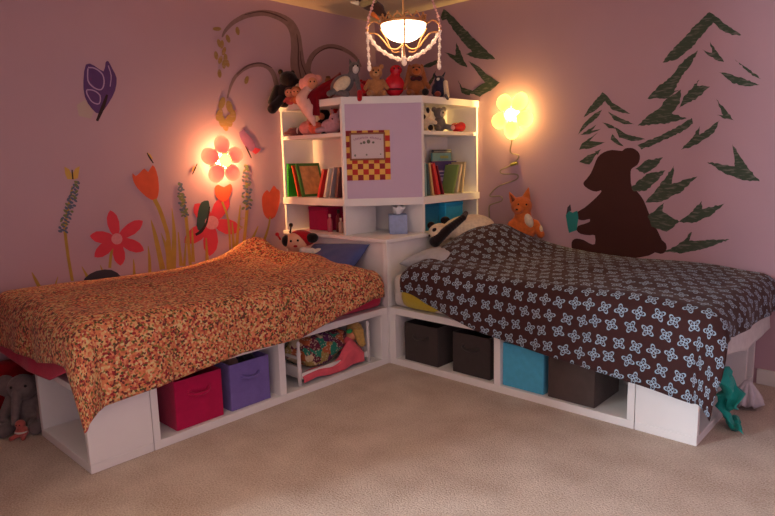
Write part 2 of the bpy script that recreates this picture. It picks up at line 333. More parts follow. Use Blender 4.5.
# painted mural: each motif a part of the wall it is painted on
MURAL = [
('R','painted_bear','dark brown painted bear sitting in profile',[('bear',[[1777,1079,1783,1089,1795,1101,1809,1118,1824,1138,1835,1162,1845,1187,1854,1212,1866,1236,1882,1253,1903,1266,1928,1275,1957,1279,1989,1275,2017,1271,2025,1277,2031,1283,2045,1287,2062,1288,2078,1286,2093,1279,2108,1268,2119,1254,2124,1239,2124,1222,2120,1204,2111,1187,2097,1177,2083,1169,2076,1161,2073,1149,2073,1126,2075,1101,2077,1079,2083,1060,2098,1045,2117,1029,2137,1006,2156,978,2170,948,2183,917,2197,886,2211,857,2227,829,2243,803,2257,775,2269,751,2282,740,2292,732,2297,718,2299,704,2295,690,2288,678,2278,671,2265,668,2250,671,2233,674,2221,665,2199,652,2148,637,2086,623,2032,614,1979,609,1922,605,1866,603,1816,602,1773,604,1741,615,1720,632,1709,652,1707,674,1707,693,1713,709,1725,719,1741,724,1764,723,1789,718,1810,708,1829,699,1849,693,1864,697,1867,724,1862,752,1848,754,1828,750,1798,751,1769,755,1750,765,1740,778,1740,792,1749,806,1768,814,1791,821,1811,829,1825,836,1829,847,1825,854,1810,850,1790,844,1772,843,1755,846,1744,853,1738,864,1736,879,1742,895,1762,908,1788,923,1816,946,1844,971,1869,995,1888,1015,1896,1028,1894,1035,1883,1031,1865,1026,1847,1028,1827,1034,1806,1045,1789,1057,1780,1068]])]),
('R','painted_book','small teal painted book held by the bear',[('teal_paint',[[1663,869,1675,906,1709,889,1742,904,1750,857,1740,778,1688,757,1677,797]]),('slate_paint',[[1666,876,1674,922,1693,943,1701,902,1685,897]])]),
('R','painted_fir_tree','tall dark green painted fir tree in loose brush strokes',[('fir',[[2461,1987,2472,1979,2483,1971,2492,1960,2503,1952,2513,1944,2521,1933,2529,1922,2540,1913,2551,1906,2560,1896,2572,1890,2580,1879,2591,1872,2602,1864,2612,1855,2620,1845,2610,1844,2599,1851,2588,1852,2577,1851,2568,1860,2558,1866,2546,1869,2536,1877,2526,1885,2515,1891,2508,1902,2500,1912,2492,1922,2482,1930,2476,1919,2466,1914,2459,1907,2452,1898,2446,1888,2437,1881,2430,1873,2425,1863,2414,1859,2407,1850,2402,1840,2397,1830,2386,1825,2382,1815,2372,1809,2361,1804,2352,1798,2344,1789,2335,1782,2325,1777,2316,1769,2306,1763,2294,1760,2281,1759,2268,1762,2257,1755,2244,1754,2230,1756,2238,1765,2242,1777,2251,1785,2257,1795,2264,1804,2271,1812,2283,1816,2286,1828,2295,1834,2302,1842,2312,1847,2318,1856,2328,1862,2335,1871,2345,1877,2350,1888,2359,1894,2369,1900,2372,1913,2379,1921,2389,1927,2396,1935,2407,1939,2414,1946,2420,1955,2429,1961,2436,1969,2445,1974,2451,1983],[2433,1800,2446,1792,2458,1784,2471,1778,2485,1775,2484,1787,2483,1799,2474,1811,2473,1824,2472,1836,2476,1824,2484,1813,2494,1804,2498,1791,2507,1781,2514,1771,2521,1757,2532,1746,2540,1734,2546,1720,2535,1724,2522,1727,2511,1733,2499,1739,2492,1750,2480,1755,2469,1762,2460,1771,2451,1781,2444,1792],[2413,1797,2410,1786,2406,1776,2402,1764,2392,1758,2391,1745,2386,1735,2380,1724,2374,1715,2367,1706,2360,1698,2350,1692,2346,1680,2336,1673,2334,1660,2326,1651,2323,1639,2312,1631,2313,1616,2305,1607,2300,1595,2314,1595,2327,1598,2316,1591,2303,1588,2294,1578,2284,1569,2273,1564,2261,1557,2248,1555,2235,1558,2222,1558,2208,1564,2195,1564,2182,1562,2168,1559,2155,1564,2161,1574,2169,1583,2177,1593,2185,1602,2197,1607,2203,1618,2211,1628,2221,1637,2236,1639,2244,1649,2256,1653,2263,1665,2275,1669,2283,1679,2291,1687,2299,1695,2305,1704,2311,1715,2315,1726,2323,1734,2334,1739,2341,1747,2346,1758,2357,1761,2364,1770,2375,1774,2383,1780,2395,1784,2404,1791],[2329,1497,2335,1507,2338,1519,2343,1529,2347,1540,2349,1553,2355,1563,2365,1569,2372,1576,2375,1589,2387,1592,2395,1600,2400,1610,2404,1621,2416,1624,2419,1636,2429,1642,2420,1628,2418,1611,2431,1607,2444,1610,2458,1606,2471,1601,2484,1599,2475,1592,2465,1585,2455,1578,2450,1566,2442,1557,2428,1554,2421,1544,2413,1535,2399,1536,2392,1526,2379,1525,2369,1520,2358,1515,2349,1508,2338,1505],[2261,1555,2270,1563,2283,1566,2292,1574,2305,1577,2315,1584,2324,1592,2335,1598,2334,1585,2338,1572,2337,1560,2333,1549,2333,1536,2333,1524,2323,1515,2316,1504,2311,1491,2301,1482,2292,1472,2303,1465,2316,1462,2328,1461,2338,1450,2350,1446,2363,1446,2374,1439,2362,1437,2351,1433,2338,1434,2327,1428,2316,1425,2303,1425,2290,1426,2280,1417,2267,1418,2255,1414,2242,1418,2230,1420,2218,1416,2205,1415,2192,1418,2180,1417,2168,1411,2154,1417,2142,1412,2129,1412,2115,1416,2103,1413,2112,1423,2125,1431,2131,1444,2145,1450,2153,1462,2163,1471,2175,1478,2188,1483,2198,1492,2211,1497,2222,1505,2232,1513,2239,1524,2242,1537,2252,1546],[2107,1302,2119,1307,2131,1312,2144,1315,2155,1321,2166,1329,2178,1332,2192,1332,2202,1341,2215,1344,2227,1347,2239,1351,2248,1359,2259,1363,2270,1369,2279,1376,2292,1377,2301,1385,2314,1387,2323,1395,2332,1402,2344,1404,2353,1410,2362,1417,2371,1424,2380,1431,2392,1432,2400,1440,2404,1425,2407,1409,2397,1403,2390,1393,2381,1385,2371,1378,2359,1375,2351,1366,2341,1359,2328,1360,2320,1351,2308,1348,2298,1342,2287,1339,2278,1331,2266,1329,2253,1328,2244,1320,2233,1313,2219,1311,2208,1304,2195,1299,2184,1292,2171,1287,2155,1289,2143,1283,2132,1275,2121,1290],[2340,1260,2350,1268,2360,1276,2365,1289,2376,1296,2384,1305,2393,1314,2400,1324,2409,1332,2414,1343,2422,1352,2423,1366,2432,1373,2439,1383,2444,1394,2442,1382,2443,1369,2441,1357,2444,1345,2452,1353,2464,1356,2471,1366,2481,1372,2491,1377,2499,1385,2507,1394,2515,1401,2525,1408,2535,1412,2543,1420,2536,1411,2533,1401,2532,1388,2528,1378,2521,1369,2519,1357,2511,1349,2501,1343,2493,1333,2483,1327,2472,1322,2461,1316,2452,1308,2444,1300,2433,1293,2421,1292,2410,1286,2400,1278,2388,1274,2374,1276,2362,1272,2350,1268],[2522,1671,2533,1667,2545,1666,2556,1664,2567,1659,2578,1656,2589,1651,2598,1643,2609,1638,2619,1634,2631,1633,2641,1627,2651,1622,2660,1613,2671,1613,2680,1604,2690,1600,2700,1596,2710,1588,2720,1586,2709,1584,2698,1586,2687,1583,2675,1582,2663,1584,2653,1584,2643,1589,2632,1591,2622,1594,2612,1604,2601,1602,2591,1607,2583,1618,2572,1626,2563,1635,2553,1644,2544,1655,2534,1664],[2596,1727,2606,1717,2617,1709,2627,1700,2637,1692,2647,1684,2658,1676,2666,1668,2676,1662,2682,1651,2692,1645,2702,1639,2710,1631,2716,1619,2726,1613,2715,1617,2704,1624,2694,1631,2683,1635,2676,1646,2665,1653,2657,1662,2648,1671,2638,1679,2633,1692,2621,1697,2616,1710,2604,1716],[2517,1530,2528,1522,2534,1508,2543,1498,2554,1491,2562,1479,2569,1470,2576,1460,2582,1450,2592,1443,2596,1430,2602,1420,2612,1413,2600,1417,2589,1421,2577,1424,2565,1424,2555,1429,2546,1438,2535,1444,2524,1448,2541,1445,2557,1443,2549,1454,2546,1468,2542,1481,2533,1492,2530,1506,2526,1519],[2490,1196,2503,1193,2516,1196,2528,1189,2541,1190,2553,1187,2566,1181,2578,1180,2591,1181,2603,1174,2615,1173,2628,1172,2625,1184,2626,1196,2625,1208,2623,1220,2621,1232,2617,1244,2616,1256,2613,1268,2611,1280,2609,1292,2613,1279,2623,1271,2631,1261,2634,1248,2642,1238,2648,1227,2655,1216,2663,1207,2670,1196,2675,1185,2684,1177,2689,1165,2696,1155,2704,1146,2715,1140,2718,1127,2726,1118,2735,1110,2745,1104,2750,1092,2739,1095,2727,1095,2715,1096,2704,1092,2692,1098,2680,1097,2668,1098,2659,1104,2647,1106,2637,1111,2627,1118,2616,1121,2605,1125,2594,1127,2583,1132,2573,1140,2563,1148,2551,1151,2542,1160,2533,1171,2522,1176,2512,1184,2500,1187],[2100,1164,2112,1171,2123,1179,2133,1188,2142,1197,2151,1207,2163,1213,2176,1219,2191,1215,2204,1216,2216,1224,2230,1222,2243,1227,2256,1228,2248,1219,2240,1210,2237,1197,2228,1188,2222,1177,2211,1169,2199,1163,2189,1153,2176,1147,2164,1140,2152,1134,2141,1145,2125,1147,2114,1159],[2081,1054,2088,1066,2103,1069,2108,1083,2117,1093,2127,1101,2140,1105,2148,1116,2159,1123,2166,1134,2180,1137,2193,1142,2207,1143,2220,1145,2234,1143,2246,1152,2260,1153,2273,1154,2263,1143,2259,1128,2245,1120,2239,1105,2230,1094,2219,1086,2209,1077,2198,1069,2192,1054,2178,1049,2170,1037,2156,1033,2141,1036,2127,1029,2111,1034,2097,1030,2086,1041],[2167,966,2174,979,2181,992,2192,1002,2201,1013,2213,1022,2219,1035,2227,1047,2234,1058,2245,1066,2247,1080,2254,1090,2266,1097,2273,1108,2278,1119,2287,1128,2288,1143,2301,1149,2306,1160,2313,1171,2319,1182,2315,1169,2320,1155,2318,1142,2317,1129,2313,1116,2312,1103,2311,1090,2310,1076,2321,1081,2334,1082,2345,1085,2356,1089,2366,1098,2377,1101,2389,1104,2400,1107,2412,1108,2422,1114,2434,1115,2445,1119,2437,1109,2428,1100,2418,1092,2408,1084,2403,1071,2394,1062,2381,1056,2377,1042,2366,1034,2358,1025,2346,1020,2333,1019,2323,1012,2312,1008,2302,999,2293,989,2281,985,2269,982,2259,974,2246,972,2233,969,2220,970,2207,969,2194,967,2180,967],[2182,883,2190,895,2200,906,2214,911,2224,920,2233,932,2241,943,2252,951,2263,959,2273,969,2268,956,2270,943,2265,930,2267,916,2279,909,2292,905,2302,895,2314,888,2326,881,2337,874,2351,872,2361,862,2352,853,2341,846,2335,833,2326,824,2315,816,2305,808,2294,800,2282,803,2270,806,2258,812,2244,812,2232,816,2221,823,2208,825,2202,840,2198,856,2192,870],[2358,862,2368,872,2379,881,2391,889,2402,898,2413,907,2420,918,2431,925,2435,938,2444,947,2450,958,2462,964,2468,975,2475,985,2472,969,2479,954,2477,938,2489,940,2500,944,2511,952,2524,949,2535,952,2545,962,2557,959,2568,963,2579,968,2590,972,2582,964,2575,954,2568,945,2558,939,2548,933,2544,921,2534,914,2527,905,2518,897,2506,894,2495,891,2484,885,2474,876,2463,871,2453,863,2440,862,2429,857,2415,860,2401,861,2386,856,2372,860],[2288,681,2297,692,2309,697,2321,701,2329,712,2341,716,2352,722,2361,730,2369,742,2380,747,2391,755,2399,765,2408,775,2411,790,2420,801,2431,808,2430,795,2425,782,2423,769,2420,756,2432,760,2444,757,2456,758,2467,760,2479,762,2490,763,2502,763,2513,769,2525,768,2536,771,2547,773,2559,769,2570,773,2581,774,2592,776,2603,775,2614,780,2625,778,2615,774,2607,765,2594,766,2586,756,2575,755,2565,748,2555,742,2546,736,2535,732,2524,729,2514,722,2503,719,2491,715,2480,709,2467,708,2456,701,2444,699,2431,697,2419,692,2407,689,2395,685,2383,680,2370,678,2356,684,2343,682,2329,683,2316,685,2302,681]])]),
('R','painted_fir_tree','small thin painted fir tree above the bear',[('fir',[[1885,1625,1900,1614,1914,1602,1926,1588,1937,1573,1947,1558,1962,1550,1975,1542,1989,1533,2001,1524,2013,1516,2025,1509,2036,1501,2047,1492,2059,1485,2044,1487,2028,1492,2013,1492,2001,1499,1987,1502,1975,1509,1961,1511,1949,1517,1938,1527,1933,1540,1920,1549,1911,1560,1904,1572,1892,1564,1885,1551,1872,1544,1861,1534,1851,1525,1838,1517,1824,1510,1809,1506,1797,1497,1783,1490,1769,1484,1777,1499,1787,1513,1795,1529,1803,1539,1811,1550,1823,1557,1829,1569,1838,1579,1849,1587,1856,1598,1869,1604,1876,1616],[1840,1504,1857,1509,1872,1516,1888,1522,1878,1510,1872,1495,1863,1482,1853,1473,1841,1467,1832,1456,1820,1449,1808,1443,1797,1434,1787,1425,1777,1416,1765,1408,1756,1397,1744,1389,1735,1379,1741,1394,1747,1408,1756,1422,1763,1435,1773,1447,1784,1457,1796,1466,1806,1477,1818,1485,1830,1494],[1923,1509,1938,1499,1952,1490,1968,1483,1982,1474,1995,1467,2008,1460,2022,1455,2035,1447,2049,1444,2061,1434,2074,1428,2088,1423,2072,1426,2057,1426,2041,1427,2026,1427,2013,1432,2001,1439,1988,1445,1975,1450,1962,1455,1952,1469,1944,1483,1932,1495],[1853,1435,1843,1423,1834,1410,1821,1401,1837,1401,1852,1404,1868,1405,1883,1408,1869,1401,1855,1395,1840,1391,1824,1387,1810,1380,1795,1379,1780,1379,1764,1378,1749,1379,1763,1384,1774,1394,1789,1398,1800,1409,1815,1413,1828,1420,1840,1428],[1886,1449,1899,1443,1913,1440,1926,1436,1939,1430,1952,1425,1964,1415,1974,1403,1960,1406,1945,1408,1931,1409,1920,1420,1910,1431,1898,1440],[1866,1388,1854,1379,1842,1369,1832,1359,1821,1348,1811,1337,1826,1337,1840,1334,1855,1332,1869,1330,1883,1328,1898,1327,1912,1327,1897,1322,1883,1315,1868,1311,1854,1304,1838,1300,1824,1294,1808,1291,1793,1289,1776,1292,1760,1290,1744,1286,1750,1301,1756,1315,1766,1328,1780,1335,1792,1342,1803,1352,1817,1357,1830,1364,1841,1373,1853,1381],[1969,1413,1984,1406,1998,1397,2011,1387,2024,1377,2038,1369,2051,1364,2064,1362,2076,1356,2090,1355,2102,1349,2115,1347,2127,1344,2140,1339,2152,1334,2138,1334,2125,1330,2112,1328,2098,1329,2085,1327,2071,1327,2056,1332,2042,1337,2027,1342,2012,1348,1997,1350,1991,1363,1986,1376,1979,1388,1974,1400],[1954,1373,1965,1363,1973,1350,1985,1341,1994,1329,2004,1318,2016,1309,2026,1298,2007,1302,1988,1310,1972,1320,1958,1331,1944,1342,1948,1358],[1746,1210,1756,1220,1770,1226,1780,1235,1792,1242,1802,1252,1816,1254,1830,1259,1843,1262,1856,1267,1869,1272,1862,1259,1852,1249,1843,1237,1837,1223,1828,1208,1815,1194,1798,1196,1780,1200,1763,1206],[1847,1272,1861,1275,1874,1281,1887,1286,1878,1275,1873,1262,1865,1251,1856,1262]])]),
('R','painted_fir_tree','dark green painted fir tree behind the chandelier',[('fir',[[689,2315,714,2299,735,2281,749,2266,767,2253,783,2240,796,2224,810,2210,825,2196,838,2180,856,2169,867,2152,882,2139,901,2128,911,2112,925,2097,939,2083,956,2072,970,2057,986,2045,999,2031,1013,2017,1027,2004,1042,1991,1057,1980,1067,1964,1083,1953,1100,1942,1112,1929,1125,1915,1105,1914,1084,1919,1063,1918,1042,1923,1020,1928,999,1931,978,1939,956,1942,938,1953,917,1958,900,1971,879,1978,898,1981,915,1986,934,1988,921,2005,899,2017,885,2034,869,2050,857,2064,841,2077,831,2093,821,2108,804,2121,794,2137,780,2150,766,2165,761,2182,749,2197,732,2210,725,2226,712,2241,677,2238,661,2258,666,2273,671,2289,680,2302],[901,1931,920,1919,940,1909,958,1898,978,1887,994,1877,1008,1865,1021,1853,1035,1840,1047,1827,1063,1817,1080,1807,1097,1797,1111,1784,1129,1774,1145,1764,1163,1755,1147,1747,1134,1736,1121,1726,1105,1718,1089,1708,1069,1705,1051,1698,1033,1692,1015,1685,999,1675,981,1682,964,1689,948,1699,928,1700,911,1710,928,1719,947,1727,965,1736,982,1745,999,1754,1019,1763,1042,1767,1029,1783,1014,1797,1002,1813,988,1827,977,1844,964,1858,953,1873,939,1887,925,1901,914,1917],[686,2022,706,2012,728,2006,749,1998,769,1989,789,1981,794,1998,790,2017,798,2033,795,2051,802,2068,806,2052,819,2037,821,2020,835,2006,839,1989,846,1974,856,1959,860,1943,868,1929,881,1915,890,1900,894,1885,877,1894,859,1899,841,1906,823,1915,807,1926,792,1937,778,1950,762,1961,745,1972,732,1985,719,2000,703,2011],[453,1940,476,1943,498,1946,519,1954,540,1958,561,1962,584,1962,603,1971,626,1971,645,1978,662,1988,652,1975,637,1965,625,1952,613,1940,588,1937,566,1928,540,1926,518,1931,497,1936,474,1934],[525,1801,539,1814,549,1830,565,1842,579,1854,584,1873,599,1884,612,1897,625,1911,613,1897,606,1881,606,1862,598,1847,587,1832,575,1816,560,1801,550,1784],[811,1809,820,1792,833,1778,841,1761,853,1746,867,1732,875,1712,889,1694,867,1706,844,1716,837,1731,835,1747,829,1762,826,1778,814,1793],[844,1752,868,1748,890,1739,912,1733,933,1725,923,1708,911,1692,891,1697,874,1708,855,1715,849,1733]])]),
('L','painted_willow_tree','grey brown painted tree with drooping curved branches',[('bark',[[-628,1802,-639,1822,-653,1851,-671,1884,-695,1913,-718,1935,-736,1955,-743,1985,-748,2023,-753,2062,-757,2096,-761,2128,-770,2158,-784,2185,-802,2210,-826,2230,-856,2245,-891,2256,-928,2263,-971,2268,-1017,2269,-1066,2266,-1116,2256,-1166,2242,-1211,2226,-1253,2206,-1290,2184,-1323,2162,-1350,2140,-1373,2117,-1391,2096,-1403,2076,-1410,2059,-1414,2048,-1405,2046,-1397,2056,-1386,2071,-1371,2087,-1353,2104,-1331,2124,-1305,2143,-1274,2161,-1239,2179,-1201,2195,-1159,2208,-1114,2219,-1072,2226,-1032,2226,-992,2221,-957,2214,-927,2205,-904,2195,-887,2182,-875,2168,-866,2150,-860,2129,-857,2105,-857,2077,-857,2045,-863,2008,-869,1966,-870,1922,-864,1881,-855,1848,-851,1823,-848,1797,-846,1769,-845,1748],[-697,1828,-693,1861,-687,1907,-678,1946,-667,1972,-652,1994,-634,2014,-607,2034,-576,2053,-543,2067,-509,2077,-473,2082,-436,2083,-398,2081,-358,2075,-320,2066,-288,2056,-259,2044,-233,2031,-210,2012,-190,1992,-176,1977,-159,1984,-169,2001,-186,2025,-207,2048,-233,2066,-264,2081,-298,2094,-337,2105,-381,2114,-425,2118,-470,2116,-514,2109,-556,2097,-597,2080,-636,2058,-668,2034,-693,2009,-712,1981,-728,1949,-740,1906,-748,1860,-754,1827],[-955,1700,-962,1724,-971,1758,-980,1789,-987,1815,-993,1840,-1003,1863,-1018,1883,-1037,1899,-1060,1911,-1086,1918,-1115,1921,-1147,1920,-1181,1912,-1216,1901,-1250,1886,-1281,1866,-1311,1843,-1335,1820,-1354,1797,-1367,1773,-1379,1749,-1389,1721,-1399,1692,-1405,1671,-1395,1670,-1386,1690,-1373,1718,-1360,1745,-1347,1767,-1333,1788,-1316,1808,-1293,1828,-1265,1848,-1236,1864,-1207,1877,-1176,1886,-1147,1891,-1123,1892,-1100,1890,-1081,1884,-1065,1875,-1051,1862,-1040,1846,-1032,1828,-1027,1805,-1020,1779,-1013,1747,-1004,1713,-999,1689]]),('bark_dark',[[-768,1825,-775,1855,-785,1898,-791,1940,-790,1979,-786,2019,-784,2056,-788,2092,-793,2124,-797,2146,-803,2145,-801,2122,-798,2089,-796,2054,-799,2017,-803,1978,-803,1938,-796,1895,-786,1853,-778,1823],[-699,1831,-717,1861,-743,1904,-762,1943,-770,1978,-772,2011,-773,2034,-779,2033,-779,2010,-778,1976,-771,1940,-751,1900,-726,1858,-708,1828],[-875,2223,-898,2231,-931,2242,-968,2250,-1008,2255,-1051,2257,-1096,2255,-1147,2241,-1198,2223,-1233,2210,-1232,2206,-1197,2218,-1146,2235,-1096,2246,-1054,2248,-1012,2246,-973,2241,-936,2234,-902,2225,-878,2219],[-667,1974,-656,1988,-639,2009,-615,2030,-582,2050,-541,2070,-499,2083,-451,2087,-400,2084,-363,2082,-361,2087,-397,2091,-449,2095,-500,2093,-545,2078,-587,2056,-621,2034,-645,2012,-662,1990,-672,1975],[-1029,1896,-1051,1905,-1083,1916,-1118,1921,-1155,1917,-1194,1907,-1231,1893,-1266,1871,-1297,1845,-1319,1827,-1316,1824,-1293,1841,-1261,1865,-1227,1885,-1192,1899,-1154,1908,-1120,1913,-1087,1909,-1055,1899,-1032,1892]]),('leaf_olive',[[-1275,2105,-1276,2089,-1282,2077,-1292,2074,-1301,2082,-1307,2096,-1306,2112,-1300,2124,-1290,2127,-1281,2120],[-1352,2049,-1350,2033,-1354,2022,-1363,2018,-1374,2024,-1382,2037,-1384,2053,-1379,2065,-1370,2068,-1360,2062],[-1400,2004,-1405,1987,-1414,1977,-1424,1977,-1430,1986,-1430,2002,-1425,2018,-1416,2028,-1407,2029,-1401,2019],[-1419,2012,-1417,1997,-1421,1985,-1430,1982,-1441,1988,-1448,2001,-1450,2016,-1446,2028,-1437,2032,-1427,2026],[-1389,1961,-1398,1945,-1409,1937,-1418,1938,-1421,1949,-1417,1965,-1408,1980,-1397,1989,-1388,1988,-1385,1977],[-1447,1934,-1448,1918,-1454,1906,-1463,1904,-1472,1912,-1477,1926,-1476,1942,-1470,1953,-1461,1956,-1452,1948],[-1420,1903,-1429,1888,-1441,1880,-1449,1881,-1452,1892,-1448,1909,-1438,1924,-1427,1932,-1418,1931,-1415,1920],[-1369,1896,-1367,1880,-1372,1868,-1381,1865,-1391,1871,-1399,1885,-1400,1901,-1396,1913,-1387,1916,-1376,1909],[-1431,1823,-1433,1807,-1440,1796,-1450,1795,-1458,1803,-1461,1819,-1458,1835,-1451,1846,-1442,1847,-1434,1839],[-1228,1795,-1236,1779,-1248,1770,-1257,1771,-1262,1782,-1259,1799,-1250,1815,-1239,1824,-1229,1823,-1225,1812],[-1380,1922,-1384,1906,-1393,1895,-1402,1895,-1409,1904,-1410,1920,-1406,1936,-1397,1947,-1388,1947,-1381,1938],[-1394,1882,-1397,1866,-1405,1855,-1415,1854,-1422,1862,-1425,1878,-1421,1894,-1413,1905,-1404,1906,-1397,1897],[-1412,2097,-1418,2089,-1435,2082,-1454,2080,-1470,2082,-1475,2089,-1469,2097,-1453,2103,-1433,2106,-1417,2104],[-1420,1632,-1435,1610,-1453,1598,-1466,1601,-1471,1618,-1465,1642,-1451,1664,-1433,1677,-1419,1674,-1414,1657],[-1364,1624,-1363,1600,-1371,1582,-1386,1578,-1402,1589,-1412,1611,-1414,1635,-1405,1653,-1390,1657,-1375,1646],[-1444,1559,-1458,1536,-1475,1524,-1489,1527,-1495,1544,-1489,1568,-1476,1591,-1458,1603,-1444,1600,-1439,1583],[-1341,1562,-1348,1537,-1362,1521,-1377,1521,-1388,1536,-1391,1560,-1384,1585,-1370,1601,-1355,1601,-1344,1586],[-1403,1506,-1404,1481,-1415,1464,-1430,1462,-1444,1474,-1451,1497,-1450,1522,-1440,1539,-1425,1542,-1410,1529],[-1427,1530,-1430,1505,-1441,1488,-1456,1487,-1469,1500,-1475,1523,-1472,1548,-1461,1564,-1446,1566,-1433,1553],[-1370,1533,-1372,1508,-1382,1491,-1397,1488,-1411,1501,-1419,1524,-1418,1548,-1408,1565,-1393,1568,-1378,1556]])]),
('L','painted_stem',None,[('olive',[[-2228,795,-2232,784,-2237,768,-2243,750,-2247,727,-2252,702,-2255,684,-2239,680,-2236,698,-2231,723,-2227,745,-2222,763,-2216,779,-2213,790]])]),
('L','painted_flower','coral red six petal painted flower nearest the foot of the bed',[('red_paint',[[-2182,852,-2170,896,-2169,939,-2179,976,-2196,997,-2213,1008,-2214,1008,-2227,992,-2237,967,-2237,929,-2225,889,-2202,850],[-2178,838,-2129,844,-2085,860,-2050,886,-2035,911,-2029,932,-2030,933,-2051,939,-2081,939,-2121,922,-2157,894,-2188,856],[-2189,830,-2160,793,-2125,765,-2087,750,-2059,750,-2038,756,-2038,758,-2043,778,-2058,803,-2091,827,-2133,842,-2178,848],[-2201,835,-2216,796,-2222,757,-2215,721,-2200,699,-2184,686,-2183,687,-2168,699,-2155,721,-2152,758,-2161,797,-2180,835],[-2203,847,-2247,840,-2284,824,-2311,799,-2322,776,-2325,756,-2324,755,-2306,749,-2280,750,-2246,765,-2216,793,-2192,830],[-2196,855,-2231,880,-2266,894,-2301,897,-2324,887,-2338,876,-2338,874,-2330,858,-2312,840,-2280,827,-2242,826,-2201,834]]),('pink_paint',[[-2159,839,-2163,826,-2173,815,-2187,811,-2201,812,-2213,820,-2221,832,-2223,846,-2218,860,-2208,870,-2195,875,-2181,873,-2169,866,-2161,854]])]),
('L','painted_flower','coral red painted flower with a dark green butterfly on it',[('red_paint',[[-1554,881,-1498,908,-1456,944,-1432,987,-1432,1022,-1441,1048,-1443,1049,-1474,1047,-1511,1035,-1548,1000,-1572,953,-1581,898],[-1569,864,-1526,825,-1477,798,-1425,790,-1387,799,-1362,814,-1361,816,-1372,842,-1395,870,-1442,892,-1499,899,-1559,892],[-1592,873,-1627,824,-1645,773,-1644,723,-1627,690,-1607,669,-1605,668,-1579,681,-1552,707,-1537,755,-1540,811,-1560,868],[-1594,888,-1659,881,-1714,862,-1755,831,-1771,800,-1775,774,-1774,772,-1747,763,-1708,761,-1658,779,-1613,814,-1576,863],[-1567,896,-1575,944,-1595,981,-1627,1006,-1659,1012,-1685,1009,-1687,1008,-1696,985,-1697,956,-1678,923,-1642,897,-1593,879]]),('pink_paint',[[-1524,877,-1530,858,-1546,843,-1567,837,-1589,839,-1608,849,-1621,866,-1624,886,-1618,904,-1603,919,-1582,926,-1560,924,-1540,913,-1527,897]])]),
('L','painted_butterfly','dark green painted butterfly on the red flower',[('dkgreen',[[-1592,1025,-1615,1025,-1640,1015,-1655,992,-1666,959,-1677,914,-1683,872,-1678,847,-1665,838,-1643,848,-1619,872,-1599,908,-1584,947,-1581,979,-1583,1005,-1585,1019]]),('ink',[[-1691,808,-1679,812,-1661,818,-1643,829,-1629,845,-1615,864,-1603,888,-1593,921,-1583,958,-1577,985,-1585,986,-1593,960,-1604,924,-1617,893,-1630,872,-1644,856,-1658,844,-1672,834,-1687,827,-1698,823]])]),
('L','painted_tulip','orange painted tulip with olive stem and leaves',[('tulip',[[-1948,1047,-1970,1054,-1994,1070,-2020,1095,-2043,1122,-2056,1144,-2065,1165,-2069,1192,-2067,1212,-2060,1205,-2048,1195,-2036,1202,-2022,1214,-2007,1228,-1992,1237,-1982,1225,-1972,1216,-1957,1237,-1940,1256,-1928,1242,-1919,1214,-1913,1182,-1912,1145,-1914,1108,-1921,1077,-1932,1056]]),('olive',[[-1959,1049,-1952,1033,-1941,1011,-1932,986,-1924,958,-1916,928,-1908,897,-1902,870,-1896,844,-1892,809,-1893,750,-1895,681,-1898,631,-1871,628,-1869,679,-1866,749,-1866,809,-1870,847,-1876,875,-1883,902,-1890,933,-1899,965,-1907,993,-1918,1020,-1928,1043,-1935,1059],[-1981,933,-1980,911,-1977,878,-1973,834,-1965,766,-1956,685,-1951,627,-1914,629,-1923,687,-1936,769,-1948,837,-1959,881,-1970,913,-1978,934],[-1843,993,-1845,950,-1847,889,-1853,824,-1863,752,-1877,676,-1887,622,-1846,614,-1840,669,-1832,747,-1826,822,-1828,888,-1834,950,-1839,993],[-1924,849,-1919,820,-1911,779,-1905,738,-1904,697,-1906,654,-1908,623,-1874,621,-1876,652,-1878,696,-1883,740,-1895,782,-1910,822,-1921,850]])]),
('L','painted_tulip','orange painted tulip beside the bookcase',[('tulip',[[-1175,961,-1176,985,-1175,1005,-1171,1024,-1162,1041,-1144,1059,-1126,1070,-1117,1060,-1107,1052,-1089,1075,-1070,1097,-1056,1089,-1044,1072,-1029,1066,-1019,1053,-1019,1014,-1028,966,-1047,918,-1071,879,-1099,865,-1127,866,-1148,879,-1164,902,-1172,931]]),('olive',[[-1119,881,-1125,864,-1132,838,-1143,808,-1164,767,-1188,722,-1206,690,-1183,680,-1167,713,-1145,760,-1127,802,-1117,834,-1111,861,-1107,879]])]),
('L','painted_tulip','dark orange painted tulip below the lit flower lamp',[('tulip',[[-1538,1099,-1527,1115,-1509,1122,-1490,1113,-1468,1104,-1441,1115,-1418,1125,-1408,1112,-1408,1090,-1416,1062,-1431,1035,-1451,1016,-1475,1007,-1503,1017,-1527,1038,-1537,1069]]),('olive',[[-1495,1007,-1484,978,-1470,937,-1459,887,-1457,820,-1458,744,-1459,689,-1444,688,-1442,743,-1441,820,-1444,888,-1455,940,-1470,982,-1481,1011]])]),
